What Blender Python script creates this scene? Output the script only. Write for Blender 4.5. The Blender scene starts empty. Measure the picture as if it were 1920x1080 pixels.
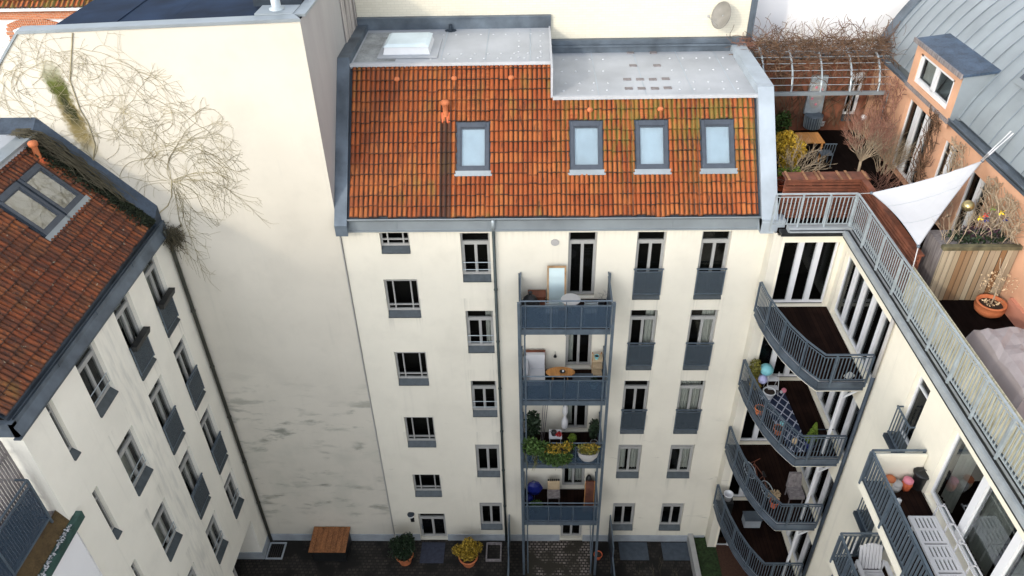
import bpy, math, random
from mathutils import Vector, Matrix
R_ = math.radians
SC = bpy.context.scene
COL = SC.collection

# ------------------------------------------------------------------ camera
CAM_LOC = Vector((0.0, -20.0, 28.08))
YAW, PITCH, ROLL, FPX = -0.03575503, 0.6320498, -0.02593188, 1429.37458
_f = Vector((math.sin(YAW)*math.cos(PITCH), math.cos(YAW)*math.cos(PITCH), -math.sin(PITCH)))
_r = _f.cross(Vector((0, 0, 1))).normalized()
_u = _r.cross(_f)
CR = _r*math.cos(ROLL) + _u*math.sin(ROLL)
CU = -_r*math.sin(ROLL) + _u*math.cos(ROLL)
cam_d = bpy.data.cameras.new('camera')
cam = bpy.data.objects.new('camera', cam_d)
COL.objects.link(cam)
m = Matrix((CR, CU, -_f)).transposed().to_4x4()
m.translation = CAM_LOC
cam.matrix_world = m
cam_d.sensor_width = 36.0
cam_d.lens = FPX/1920*36.0
cam_d.clip_start = 0.1
cam_d.clip_end = 2000
SC.camera = cam

def at(px, py, ax, v):
    """the point on the plane ax = v that a measured picture position corresponds to (survey helper)"""
    d = CR*((px-960)/FPX) + CU*(-(py-540)/FPX) + _f
    i = 'xyz'.index(ax)
    return CAM_LOC + d*((v-CAM_LOC[i])/d[i])

# ------------------------------------------------------------------ light
SUN_AZ = R_(38)      # light travels towards +Y, turned this much towards +X
SUN_EL = R_(24)
w = bpy.data.worlds.new('World'); SC.world = w; w.use_nodes = True
nt = w.node_tree; nt.nodes.clear()
sky = nt.nodes.new('ShaderNodeTexSky'); sky.sky_type = 'NISHITA'; sky.sun_disc = False
sky.sun_elevation = SUN_EL
sky.sun_rotation = math.pi + SUN_AZ
sky.air_density = 1.0; sky.dust_density = 0.8; sky.ozone_density = 0.6
bg = nt.nodes.new('ShaderNodeBackground'); bg.inputs[1].default_value = 0.15
wo = nt.nodes.new('ShaderNodeOutputWorld')
hs = nt.nodes.new('ShaderNodeHueSaturation'); hs.inputs['Saturation'].default_value = 0.30
nt.links.new(sky.outputs[0], hs.inputs['Color']); nt.links.new(hs.outputs[0], bg.inputs[0]); nt.links.new(bg.outputs[0], wo.inputs[0])
sl = bpy.data.lights.new('sun', 'SUN'); sl.energy = 0.5; sl.angle = R_(3.0); sl.color = (1.0, 0.90, 0.74)
so = bpy.data.objects.new('sun', sl); COL.objects.link(so)
ld = Vector((math.sin(SUN_AZ)*math.cos(SUN_EL), math.cos(SUN_AZ)*math.cos(SUN_EL), -math.sin(SUN_EL)))
so.rotation_euler = ld.to_track_quat('-Z', 'Y').to_euler(); so.location = (-20, -60, 60)
SC.view_settings.view_transform = 'Standard'; SC.view_settings.look = 'None'
SC.view_settings.exposure = 1.75; SC.view_settings.gamma = 1.0
SC.view_settings.use_curve_mapping = False
SC.cycles.max_bounces = 8; SC.cycles.transparent_max_bounces = 16

# ------------------------------------------------------------------ materials
def srgb(r, g, b):
    f = lambda c: (c/255/12.92) if c/255 <= .04045 else ((c/255+.055)/1.055)**2.4
    return (f(r), f(g), f(b))
class NT:
    def __init__(s, name):
        s.m = bpy.data.materials.new(name); s.m.use_nodes = True
        s.t = s.m.node_tree; s.b = s.t.nodes['Principled BSDF']; s.out = s.t.nodes['Material Output']
    def n(s, typ, **k):
        x = s.t.nodes.new(typ)
        for a, v in k.items(): setattr(x, a, v)
        return x
    def l(s, a, b): s.t.links.new(a, b)
    def coord(s, scale=(1, 1, 1), loc=(0, 0, 0), out='Object'):
        tc = s.n('ShaderNodeTexCoord'); mp = s.n('ShaderNodeMapping')
        mp.inputs['Scale'].default_value = scale; mp.inputs['Location'].default_value = loc
        s.l(tc.outputs[out], mp.inputs[0]); return mp.outputs[0]
    def noise(s, vec, scale, detail=4, rough=.55, dist=0):
        x = s.n('ShaderNodeTexNoise'); x.inputs['Scale'].default_value = scale
        x.inputs['Detail'].default_value = detail; x.inputs['Roughness'].default_value = rough
        x.inputs['Distortion'].default_value = dist
        s.l(vec, x.inputs['Vector']); return x.outputs['Fac']
    def ramp(s, v, stops):
        x = s.n('ShaderNodeValToRGB'); e = x.color_ramp.elements
        e[0].position = stops[0][0]; e[0].color = (*stops[0][1], 1)
        e[1].position = stops[-1][0]; e[1].color = (*stops[-1][1], 1)
        for p, c in stops[1:-1]:
            q = e.new(p); q.color = (*c, 1)
        s.l(v, x.inputs[0]); return x.outputs[0]
    def g(s, v, a, b):     # smooth 0..1 step between a and b
        x = s.n('ShaderNodeMapRange'); x.interpolation_type = 'SMOOTHSTEP'
        x.inputs[1].default_value = a; x.inputs[2].default_value = b
        s.l(v, x.inputs[0]); return x.outputs[0]
    def mix(s, fac, a, b, mode='MIX'):
        x = s.n('ShaderNodeMix', data_type='RGBA', blend_type=mode)
        for sock, v in ((x.inputs[0], fac), (x.inputs[6], a), (x.inputs[7], b)):
            if isinstance(v, (int, float)): sock.default_value = v
            elif isinstance(v, tuple): sock.default_value = (*v[:3], 1)
            else: s.l(v, sock)
        return x.outputs[2]
    def math(s, op, a, b=0.0, c=0.0):
        x = s.n('ShaderNodeMath', operation=op)
        for i, v in enumerate((a, b, c)):
            if isinstance(v, (int, float)): x.inputs[i].default_value = v
            else: s.l(v, x.inputs[i])
        return x.outputs[0]
    def base(s, c):
        if isinstance(c, tuple): s.b.inputs['Base Color'].default_value = (*c[:3], 1)
        else: s.l(c, s.b.inputs['Base Color'])
    def bump(s, h, strength=.3, dist=.01):
        x = s.n('ShaderNodeBump'); x.inputs['Strength'].default_value = strength
        x.inputs['Distance'].default_value = dist; s.l(h, x.inputs['Height'])
        s.l(x.outputs[0], s.b.inputs['Normal'])
    def pr(s, rough=.8, metal=0, spec=.4):
        s.b.inputs['Roughness'].default_value = rough; s.b.inputs['Metallic'].default_value = metal
        s.b.inputs['Specular IOR Level'].default_value = spec; return s.m
def noisy(name, col, var=.15, scale=3, rough=.8, metal=0, bump=0, bscale=40, spec=.4, stretch=(1, 1, 1), fine=.0):
    s = NT(name); v = s.coord(stretch)
    a = s.noise(v, scale)
    lo = tuple(c*(1-var) for c in col); hi = tuple(min(1, c*(1+var)) for c in col)
    c = s.ramp(a, [(.3, lo), (.7, hi)])
    if fine:
        c = s.mix(fine, c, s.ramp(s.noise(v, scale*9, 3), [(.35, tuple(x*.3 for x in col)), (.6, hi)]))
    s.base(c)
    if bump: s.bump(s.noise(s.coord(), bscale, 3), bump)
    return s.pr(rough, metal, spec)

def plaster(name, col, kind='plain'):
    """cream render; object origins are at the world origin so coordinates are metres"""
    s = NT(name); v = s.coord()
    big = s.noise(v, .35, 5); fine = s.noise(v, 5, 4)
    c = s.ramp(big, [(.3, tuple(x*.93 for x in col)), (.7, tuple(min(1, x*1.04) for x in col))])
    c = s.mix(s.math('MULTIPLY', fine, .10), c, tuple(x*.72 for x in col))
    streak = s.noise(s.coord((2.2, 2.2, .12)), 1.6, 5, .6)        # rain runs
    c = s.mix(s.math('MULTIPLY', s.g(streak, .56, .8), .2), c, (.36, .36, .32))
    sep = s.n('ShaderNodeSeparateXYZ'); s.l(v, sep.inputs[0]); X, Y, Z = sep.outputs
    smear = s.noise(s.coord((.42, .42, 2.3)), 1.5, 6, .62, .6)         # flat smears of algae
    if kind == 'tower':
        wv = s.noise(s.coord((.55, .55, 1.7)), 1.25, 7, .62, .25); m1 = s.math('MULTIPLY', s.g(wv, .50, .66), s.g(s.noise(v, .33, 3), .40, .54))
        mz = s.math('MULTIPLY', s.g(Z, .5, 3.0), s.g(Z, 10.5, 6.5))
        c = s.mix(s.math('MULTIPLY', s.math('MULTIPLY', m1, mz), .9), c, (.20, .205, .175))
        soft = s.math('MULTIPLY', s.g(s.noise(v, .7, 3), .42, .7), s.math('MULTIPLY', s.g(Z, .2, 3), s.g(Z, 8, 5)))
        c = s.mix(s.math('MULTIPLY', soft, .36), c, (.34, .35, .30))
        foot = s.g(Z, 1.8, 0)
        c = s.mix(s.math('MULTIPLY', foot, .2), c, (.33, .33, .27))
        # the green and brown water stain below the missing scupper
        a = Vector((-13.22, 0, 21.25)); b = Vector((-12.82, 0, 18.15)); d = (b-a); L = d.length; d.normalize()
        t = s.math('ADD', s.math('MULTIPLY', s.math('SUBTRACT', X, a.x), d.x), s.math('MULTIPLY', s.math('SUBTRACT', Z, a.z), d.z))
        q = s.math('ADD', s.math('MULTIPLY', s.math('SUBTRACT', X, a.x), -d.z), s.math('MULTIPLY', s.math('SUBTRACT', Z, a.z), d.x))
        wob = s.math('MULTIPLY', s.math('SUBTRACT', s.noise(v, 2.6, 6, .72), .5), .62)
        q = s.math('ABSOLUTE', s.math('ADD', q, wob))
        wid = s.g(q, .36, .14)
        al = s.math('MULTIPLY', s.g(t, -.1, .9), s.g(t, L+.35, L-.9))
        mask = s.math('MULTIPLY', wid, al)
        sc = s.ramp(s.math('DIVIDE', t, L), [(.0, (.14, .16, .03)), (.3, (.07, .085, .015)), (.5, (.16, .125, .05)), (.85, (.25, .20, .09)), (1, (.36, .33, .24))])
        c = s.mix(s.math('MULTIPLY', mask, s.math('ADD', .75, s.math('MULTIPLY', s.noise(v, 9, 4), .6))), c, sc)
        core = s.math('MULTIPLY', s.g(q, .20, .04), s.math('MULTIPLY', s.g(t, .8, 1.3), s.g(t, 2.3, 1.7)))
        c = s.mix(s.math('MULTIPLY', core, .9), c, (.012, .018, .003))
    if kind == 'facade':
        m1 = s.math('MULTIPLY', s.g(smear, .61, .70), s.g(s.noise(v, .5, 3), .50, .58))
        mz = s.g(Z, 8.5, 5.0)
        c = s.mix(s.math('MULTIPLY', s.math('MULTIPLY', m1, mz), .6), c, (.24, .24, .21))
        c = s.mix(s.math('MULTIPLY', s.g(Z, 2.5, 0), .25), c, (.33, .33, .27))
    if kind == 'left':
        band = s.math('ABSOLUTE', s.math('SUBTRACT', s.math('ADD', Y, s.math('MULTIPLY', s.noise(v, .5, 3), 1.2)), -3.9))
        k = s.math('MULTIPLY', s.g(band, .7, .1), s.g(s.noise(s.coord((1, 3, .5)), 2, 5), .4, .7))
        c = s.mix(s.math('MULTIPLY', k, .35), c, (.36, .37, .36))
    if kind in ('facade', 'left'):        # dirt washed down from the ends of the sills
        A_ = X if kind == 'facade' else Y
        cols = ((-4.33, .56), (-1.83, .47), (3.65, .46), (5.65, .46)) if kind == 'facade' else ((-1.41, .47), (-3.355, .48), (-5.495, .5))
        band = None
        for cc, hw in cols:
            e_ = s.math('ABSOLUTE', s.math('SUBTRACT', s.math('ABSOLUTE', s.math('SUBTRACT', A_, cc)), hw-.05))
            e_ = s.g(e_, .22, .0); band = e_ if band is None else s.math('MAXIMUM', band, e_)
        rowm = None
        for z0 in ((13.0, 12.27, 10.7, 9.85, 7.56, 6.67, 4.15, .8) if kind == 'facade' else (12.95, 9.74, 6.47, 3.89)):
            k_ = s.math('MULTIPLY', s.g(Z, z0-.95, z0-.02), s.g(Z, z0+.03, z0-.01)); rowm = k_ if rowm is None else s.math('MAXIMUM', rowm, k_)
        st = s.g(s.noise(s.coord((7, 7, .25)), 1.6, 4), .42, .66)
        c = s.mix(s.math('MULTIPLY', s.math('MULTIPLY', band, rowm), s.math('MULTIPLY', st, .42)), c, (.28, .28, .25))
        if kind == 'facade':
            c = s.mix(s.math('MULTIPLY', s.g(Z, 15.0, 15.7), s.math('MULTIPLY', st, .16)), c, (.33, .33, .30))
    blot = s.noise(v, .9, 6, .6)
    c = s.mix(s.math('MULTIPLY', s.g(blot, .46, .7), .22), c, tuple(x*.74 for x in col))
    s.base(c)
    s.bump(s.noise(v, 60, 3), .12, .004)
    return s.pr(.88, 0, .25)

CREAM = (.76, .72, .60)
M = {}
M['tower'] = plaster('plaster_tower', (.60, .565, .49), 'tower')
M['facade'] = plaster('plaster_facade', (.72, .685, .59), 'facade')
M['leftwall'] = plaster('plaster_left', (.86, .83, .74), 'left')
M['cream'] = plaster('plaster_cream', (.84, .79, .66))
M['warm'] = plaster('plaster_warm', (.74, .68, .48))
M['salmon'] = noisy('salmon_plaster', (.58, .33, .21), .10, 1.5, .85, bump=.1)
M['greyside'] = noisy('grey_and_shaded_render', (.37, .36, .35), .08, 1.2, .9, stretch=(1, 1, .3))  # also carries the shade of the tower's side wall in its grey
M['white_wall'] = noisy('white_render', (.80, .80, .82), .03, .4, .9)
M['plinth'] = noisy('plinth_grey', (.30, .33, .36), .15, 2, .85)
M['dirtypanel'] = noisy('dirty_board', (.34, .31, .29), .75, 2.6, .9, stretch=(1, 3.2, .12))
M['zinc'] = noisy('zinc_sheet', (.100, .124, .152), .4, 1.3, .5, .35, bump=.05, bscale=6)
M['zinc_pale'] = noisy('zinc_pale', (.36, .41, .46), .14, 1.2, .5, .2, bump=.05, bscale=6)
M['zinc_dark'] = noisy('zinc_dark', (.035, .048, .065), .35, 2.0, .5, .3)
M['zinc_light'] = noisy('zinc_light', (.26, .295, .32), .14, .9, .45, .35, bump=.05, bscale=4)
M['steel'] = noisy('galvanised_blue_steel', (.112, .145, .18), .16, 5, .45, .4)
M['steel_light'] = noisy('galvanised_steel', (.37, .42, .45), .14, 5, .45, .35)
M['bitumen'] = noisy('blue_bitumen', (.010, .022, .048), .4, .8, .85, 0, spec=.15)
M['membrane'] = noisy('grey_membrane', (.37, .39, .42), .16, .55, .6, bump=.05, bscale=8)
M['membrane_dirty'] = noisy('stained_membrane', (.26, .275, .28), .4, 2.4, .8, fine=.3)
M['white'] = noisy('white_paint', (.66, .67, .69), .04, 3, .45)
M['frame'] = noisy('window_frame_paint', (.34, .34, .33), .06, 4, .5)
M['sill'] = noisy('slate_sill', (.05, .062, .070), .2, 6, .5, .2)
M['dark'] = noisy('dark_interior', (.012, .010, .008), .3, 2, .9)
M['dark_wood'] = noisy('dark_deck', (.012, .007, .006), .45, 1.4, .55, stretch=(1, 7, 1))
M['deck'] = noisy('terrace_deck', (.007, .0045, .004), .4, 1.5, .95, spec=.05, stretch=(7, 1, 1))
M['curtain'] = noisy('curtain_cloth', (.55, .55, .52), .1, 6, .9)
M['terra'] = noisy('terracotta', (.48, .15, .06), .2, 5, .8)
M['terra_red'] = noisy('red_terracotta', (.62, .13, .05), .15, 5, .7)
M['wood'] = noisy('orange_wood', (.42, .19, .055), .35, 2.2, .7, stretch=(6, 1, 1), fine=.25)
M['wood_rot'] = noisy('mouldy_wood', (.21, .085, .032), .65, 1.6, .8, stretch=(3, 1, 3), fine=.55)
M['brownslat'] = noisy('red_brown_slats', (.13, .042, .022), .45, 3, .7)
M['greywood'] = noisy('weathered_wood', (.20, .18, .18), .4, 3, .85, stretch=(3, 8, .6))
M['black'] = noisy('black_plastic', (.012, .013, .014), .3, 5, .45)
M['darkgreen'] = noisy('dark_moss', (.018, .024, .011), .6, 6, .95)
M['twig'] = noisy('dark_twig', (.060, .052, .032), .35, 3, .9)
M['vine'] = noisy('vine_twig', (.32, .28, .18), .35, 2, .9)
M['palebark'] = noisy('pale_bark', (.34, .27, .19), .3, 6, .9)
M['redtwig'] = noisy('reddish_twig', (.24, .12, .085), .35, 5, .9)
M['browntwig'] = noisy('brown_tangle', (.13, .075, .045), .5, 3, .9)
M['fabric'] = noisy('white_cloth', (.52, .52, .535), .03, 2, .9)
M['cover'] = noisy('grey_cover', (.30, .27, .275), .08, 2, .85)
M['soil'] = noisy('soil', (.03, .02, .014), .4, 12, 1)
M['blue'] = noisy('blue_plastic', (.006, .012, .12), .15, 4, .35)
M['red'] = noisy('red_cloth', (.45, .03, .03), .2, 9, .8)
M['turq'] = noisy('turquoise', (.20, .50, .55), .1, 4, .6)
M['pink'] = noisy('pink', (.65, .22, .28), .1, 4, .6)
M['yellowp'] = noisy('yellow_petal', (.75, .55, .03), .15, 20, .7)
M['sandy'] = noisy('beige_cloth', (.50, .38, .24), .12, 8, .85)
M['brass'] = noisy('brass', (.42, .34, .16), .3, 8, .3, .9)
def leafm(name, col, var=.5):
    s = NT(name); v = s.coord()
    wn = s.n('ShaderNodeTexWhiteNoise'); geo = s.n('ShaderNodeNewGeometry')
    wn.noise_dimensions = '1D'; s.l(geo.outputs['Random Per Island'], wn.inputs['W'])
    c = s.ramp(wn.outputs[0], [(0, tuple(x*(1-var) for x in col)), (1, tuple(min(1, x*(1+var)) for x in col))])
    s.base(c); return s.pr(.6, 0, .3)
M['leaf'] = leafm('green_leaves', (.045, .085, .018))
M['leaf_dark'] = leafm('dark_leaves', (.014, .028, .012))
M['leaf_yellow'] = leafm('yellow_leaves', (.27, .18, .02))
M['leaf_lime'] = leafm('lime_leaves', (.12, .18, .02))
M['leaf_red'] = leafm('red_leaves', (.25, .05, .02))
M['leaf_olive'] = leafm('olive_leaves', (.16, .15, .03))
M['grass'] = noisy('short_grass', (.018, .035, .010), .5, 9, 1, bump=.5)
M['litter'] = noisy('brown_leaf_litter', (.055, .026, .016), .6, 14, 1, fine=.5)

def glass(name, tint, tr=.55, rough=.03, ior=1.9):
    """window glass: mirror-like coating over a see-through pane"""
    s = NT(name); s.t.nodes.remove(s.b)
    fr = s.n('ShaderNodeFresnel'); fr.inputs[0].default_value = ior
    g = s.n('ShaderNodeBsdfGlossy'); g.inputs['Roughness'].default_value = rough; g.inputs[0].default_value = (.9, .95, 1, 1)
    t = s.n('ShaderNodeBsdfTransparent'); t.inputs[0].default_value = (*tint, 1)
    mx = s.n('ShaderNodeMixShader'); s.l(fr.outputs[0], mx.inputs[0]); s.l(t.outputs[0], mx.inputs[1]); s.l(g.outputs[0], mx.inputs[2])
    s.l(mx.outputs[0], s.out.inputs[0]); return s.m
M['glass'] = glass('window_glass', (.75, .78, .76), ior=1.35)
M['mirror'] = NT('mirror_glass').pr(.35, .55, .5); M['mirror'].node_tree.nodes['Principled BSDF'].inputs[0].default_value = (.42, .52, .55, 1)  # base colour carries the pale sky reflected in the mirror
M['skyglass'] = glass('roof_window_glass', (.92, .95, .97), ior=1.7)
M['leftglass'] = glass('left_roof_window_glass', (.9, .9, .85), ior=4.0)
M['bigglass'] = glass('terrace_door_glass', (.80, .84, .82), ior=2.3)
M['studm'] = noisy('stud_cap', (.50, .52, .55), .1, 9, .6)
M['skyframe'] = noisy('roof_window_frame', (.060, .072, .092), .15, 4, .45, .2)
M['blind'] = noisy('sky_tinted_blind', (.60, .69, .72), .13, .9, .7)  # blind paled and blued to carry the reflected sky
def seethru(name, col, f):
    s = NT(name); s.base(col); s.pr(.5, .2)
    vo = s.n('ShaderNodeTexVoronoi'); vo.inputs['Scale'].default_value = 60; s.l(s.coord(), vo.inputs['Vector'])
    t = s.n('ShaderNodeBsdfTransparent'); mx = s.n('ShaderNodeMixShader')
    s.l(s.math('ADD', s.math('MULTIPLY', s.g(vo.outputs['Distance'], .5, .2), .12), f), mx.inputs[0])
    s.l(s.b.outputs[0], mx.inputs[1]); s.l(t.outputs[0], mx.inputs[2]); s.l(mx.outputs[0], s.out.inputs[0]); return s.m
M['perf'] = seethru('perforated_sheet', (.045, .075, .115), .34)
M['perf_grey'] = seethru('perforated_grey_sheet', (.06, .08, .10), .26)

def tile_mat(name, dirt, hue=0):
    """clay pantiles: uv = (roll column, course); every tile its own shade, moss and soot"""
    s = NT(name); uv = s.n('ShaderNodeUVMap'); sp = s.n('ShaderNodeSeparateXYZ'); s.l(uv.outputs[0], sp.inputs[0])
    fl = s.math('FLOOR', s.math('MULTIPLY', sp.outputs[0], .5)); fr = s.math('FLOOR', sp.outputs[1])
    cb = s.n('ShaderNodeCombineXYZ'); s.l(fl, cb.inputs[0]); s.l(fr, cb.inputs[1])
    wn = s.n('ShaderNodeTexWhiteNoise'); wn.noise_dimensions = '2D'; s.l(cb.outputs[0], wn.inputs['Vector'])
    c = s.ramp(wn.outputs[0], [(0, (.26, .056, .013)), (.3, (.295, .068, .016)), (.7, (.325, .080, .019)), (1, (.37, .112, .028))])
    v = s.coord()
    patch = s.noise(v, .55, 4)
    c = s.mix(s.math('MULTIPLY', s.g(patch, .42, .7), .35), c, (.50, .17, .045))
    mo = s.math('MULTIPLY', s.g(s.noise(s.coord((2.6, 1.0, .5)), 1.1, 4), .5, .68), s.g(s.noise(v, .3, 3), .46, .60))
    c = s.mix(s.math('MULTIPLY', mo, .6), c, (.17, .145, .03))
    fx = s.math('FRACT', sp.outputs[0]); fy = s.math('FRACT', sp.outputs[1])
    groove_shade = s.math('MAXIMUM', s.g(s.math('ABSOLUTE', s.math('SUBTRACT', s.math('ADD', fx, .05), .5)), .22, .46), s.g(fy, .16, .03))  # dark joints, deepened with painted roll shading and course shadow
    c = s.mix(s.math('MULTIPLY', groove_shade, s.math('ADD', .55, s.math('MULTIPLY', s.g(s.noise(v, 2.5, 4), .3, .6), .42))), c, (.030, .018, .013))
    soot = s.g(s.noise(s.coord((3.0, 3.0, .8)), 2.2, 6, .7), .66-dirt*.22, .90-dirt*.28)
    c = s.mix(s.math('MULTIPLY', soot, .55+dirt*.35), c, (.030, .020, .017))
    if dirt < .5:   # the run below the vent pipe, and browner tiles towards the left
        sx = s.n('ShaderNodeSeparateXYZ'); s.l(v, sx.inputs[0])
        lf = s.math('MULTIPLY', s.g(sx.outputs[0], -1.5, -5.0), s.g(s.noise(s.coord((4, 1, 1)), 1.7, 5), .38, .62))
        c = s.mix(s.math('MULTIPLY', lf, .45), c, (.13, .045, .022))
        a = s.math('ABSOLUTE', s.math('SUBTRACT', sx.outputs[0], -2.68))
        run = s.math('MULTIPLY', s.g(a, .21, .15), s.g(sx.outputs[2], 18.55, 18.35))
        c = s.mix(s.math('MULTIPLY', run, .82), c, (.03, .018, .014))
        sp3 = s.g(s.noise(s.coord((3.4, 1, .30)), 2.6, 5, .7), .56, .66)   # soot runs down single tile columns
        c = s.mix(s.math('MULTIPLY', s.math('MULTIPLY', sp3, s.g(s.noise(v, .5, 3), .40, .6)), .7), c, (.035, .016, .010))
        gm = s.math('MULTIPLY', s.math('MULTIPLY', s.g(sx.outputs[0], .3, 1.6), s.g(sx.outputs[2], 16.4, 18.4)), s.g(s.noise(s.coord((5, 1, .4)), 1.5, 4), .44, .58))
        c = s.mix(s.math('MULTIPLY', gm, .55), c, (.13, .13, .02))
    else:
        c = s.mix(s.math('MULTIPLY', s.g(s.noise(s.coord((.5, 4, .5)), 2.0, 6, .7), .40, .60), .75), c, (.030, .017, .013))
        c = s.mix(.34, c, (.075, .024, .012))
        lic = s.g(s.noise(v, 9, 2), .68, .73)
        c = s.mix(s.math('MULTIPLY', lic, .5), c, (.40, .36, .25))
    s.base(c); s.bump(s.noise(v, 40, 4), .25, .006)
    return s.pr(.68, 0, .35)
M['tiles'] = tile_mat('clay_tiles', .15)
M['tiles_dirty'] = tile_mat('sooty_clay_tiles', .85)
def brickm(name, c1, c2, mortar, sx=.22, sz=.07, axis='xz'):
    s = NT(name); tc = s.n('ShaderNodeTexCoord'); sp = s.n('ShaderNodeSeparateXYZ'); s.l(tc.outputs['Object'], sp.inputs[0])
    cb = s.n('ShaderNodeCombineXYZ'); s.l(sp.outputs['xyz'.index(axis[0])], cb.inputs[0]); s.l(sp.outputs['xyz'.index(axis[1])], cb.inputs[1])
    b = s.n('ShaderNodeTexBrick'); s.l(cb.outputs[0], b.inputs['Vector'])
    b.inputs['Color1'].default_value = (*c1, 1); b.inputs['Color2'].default_value = (*c2, 1); b.inputs['Mortar'].default_value = (*mortar, 1)
    b.inputs['Scale'].default_value = 1; b.inputs['Brick Width'].default_value = sx; b.inputs['Row Height'].default_value = sz
    b.inputs['Mortar Size'].default_value = .008
    n = s.noise(s.coord(), 1.2, 4)
    s.base(s.mix(s.math('MULTIPLY', n, .25), b.outputs[0], tuple(x*.8 for x in c1)))
    return s.pr(.85, 0, .3)
M['creambrick'] = brickm('painted_brick', (.66, .625, .52), (.62, .585, .48), (.56, .53, .44), .26, .085)
M['redbrick'] = brickm('red_brick', (.52, .17, .07), (.40, .12, .05), (.45, .38, .30))
def pavem():
    s = NT('dark_cobbles'); v = s.coord()
    b = s.n('ShaderNodeTexBrick'); s.l(v, b.inputs['Vector']); b.inputs['Scale'].default_value = 1
    b.inputs['Color1'].default_value = (.04, .033, .027, 1); b.inputs['Color2'].default_value = (.017, .014, .012, 1); b.inputs['Mortar'].default_value = (.010, .010, .008, 1)
    b.inputs['Brick Width'].default_value = .17; b.inputs['Row Height'].default_value = .14; b.inputs['Mortar Size'].default_value = .02
    c = s.mix(s.g(s.noise(v, 1.1, 4), .46, .58), b.outputs[0], (.007, .006, .005))
    s.base(c); s.bump(s.noise(v, 12, 3), .5, .02); return s.pr(.9)
M['paving'] = pavem()
def cobble_light():
    s = NT('light_cobbles'); v = s.coord()
    b = s.n('ShaderNodeTexBrick'); s.l(v, b.inputs['Vector']); b.inputs['Scale'].default_value = 1
    b.inputs['Color1'].default_value = (.26, .22, .19, 1); b.inputs['Color2'].default_value = (.11, .09, .08, 1); b.inputs['Mortar'].default_value = (.014, .012, .01, 1)
    b.inputs['Brick Width'].default_value = .16; b.inputs['Row Height'].default_value = .13; b.inputs['Mortar Size'].default_value = .022
    c = s.mix(s.g(s.noise(v, 1.3, 4), .44, .62), (.03, .026, .018), b.outputs[0])
    s.base(c); return s.pr(.9)
M['cobble'] = cobble_light()
def planks(name, cols, w, ax, rough=.8):
    s = NT(name); sp = s.n('ShaderNodeSeparateXYZ'); s.l(s.coord(), sp.inputs[0]); a = sp.outputs['xyz'.index(ax)]
    k = s.math('DIVIDE', a, w); wn = s.n('ShaderNodeTexWhiteNoise'); wn.noise_dimensions = '1D'; s.l(s.math('FLOOR', k), wn.inputs['W'])
    c = s.ramp(wn.outputs[0], cols)
    st = tuple(8 if x == ax else 1 for x in 'xyz')
    c = s.mix(s.math('MULTIPLY', s.noise(s.coord((st[0], st[1], .7)), 2.5, 5), .4), c, (.10, .07, .045))
    c = s.mix(s.g(s.math('ABSOLUTE', s.math('SUBTRACT', s.math('FRACT', k), .5)), .44, .49), c, (.02, .015, .01))
    s.base(c); return s.pr(rough)
M['planks'] = planks('weathered_planks', [(0, (.22, .115, .05)), (.25, (.33, .27, .18)), (.6, (.40, .345, .25)), (1, (.28, .22, .15))], .14, 'x')
def deckm(name, c0, c1, ax):
    s = NT(name); sp = s.n('ShaderNodeSeparateXYZ'); s.l(s.coord(), sp.inputs[0]); a = sp.outputs['xyz'.index(ax)]
    k = s.math('DIVIDE', a, .14); wn = s.n('ShaderNodeTexWhiteNoise'); wn.noise_dimensions = '1D'; s.l(s.math('FLOOR', k), wn.inputs['W'])
    c = s.ramp(wn.outputs[0], [(0, c0), (1, c1)])
    c = s.mix(s.math('MULTIPLY', s.g(s.noise(s.coord(), .9, 5), .4, .65), .5), c, tuple(x*2.2 for x in c1))
    c = s.mix(s.g(s.math('ABSOLUTE', s.math('SUBTRACT', s.math('FRACT', k), .5)), .42, .49), c, (.003, .002, .002))
    s.base(c); return s.pr(.95, 0, .06)
M['balcdeck'] = deckm('balcony_decking', (.007, .0035, .003), (.014, .007, .005), 'x')
def reedm():
    s = NT('reed_mat'); v = s.coord((3, 34, 1.0))
    n = s.noise(v, 1.4, 4, .6)
    c = s.ramp(n, [(.36, (.16, .14, .08)), (.45, (.48, .44, .30)), (.62, (.66, .61, .46))])
    s.base(c); return s.pr(.85)
M['reed'] = reedm()
def rugm():
    s = NT('blue_rug'); v = s.coord((3.2, 2.2, 1)); sp = s.n('ShaderNodeSeparateXYZ'); s.l(v, sp.inputs[0])
    a = s.math('ABSOLUTE', s.math('SUBTRACT', s.math('FRACT', s.math('ADD', sp.outputs[0], sp.outputs[1])), .5))
    b = s.math('ABSOLUTE', s.math('SUBTRACT', s.math('FRACT', s.math('SUBTRACT', sp.outputs[0], sp.outputs[1])), .5))
    k = s.g(s.math('MINIMUM', a, b), .09, .05)
    s.base(s.mix(k, (.012, .02, .05), (.40, .42, .50))); return s.pr(.95)
M['rug'] = rugm()

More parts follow.
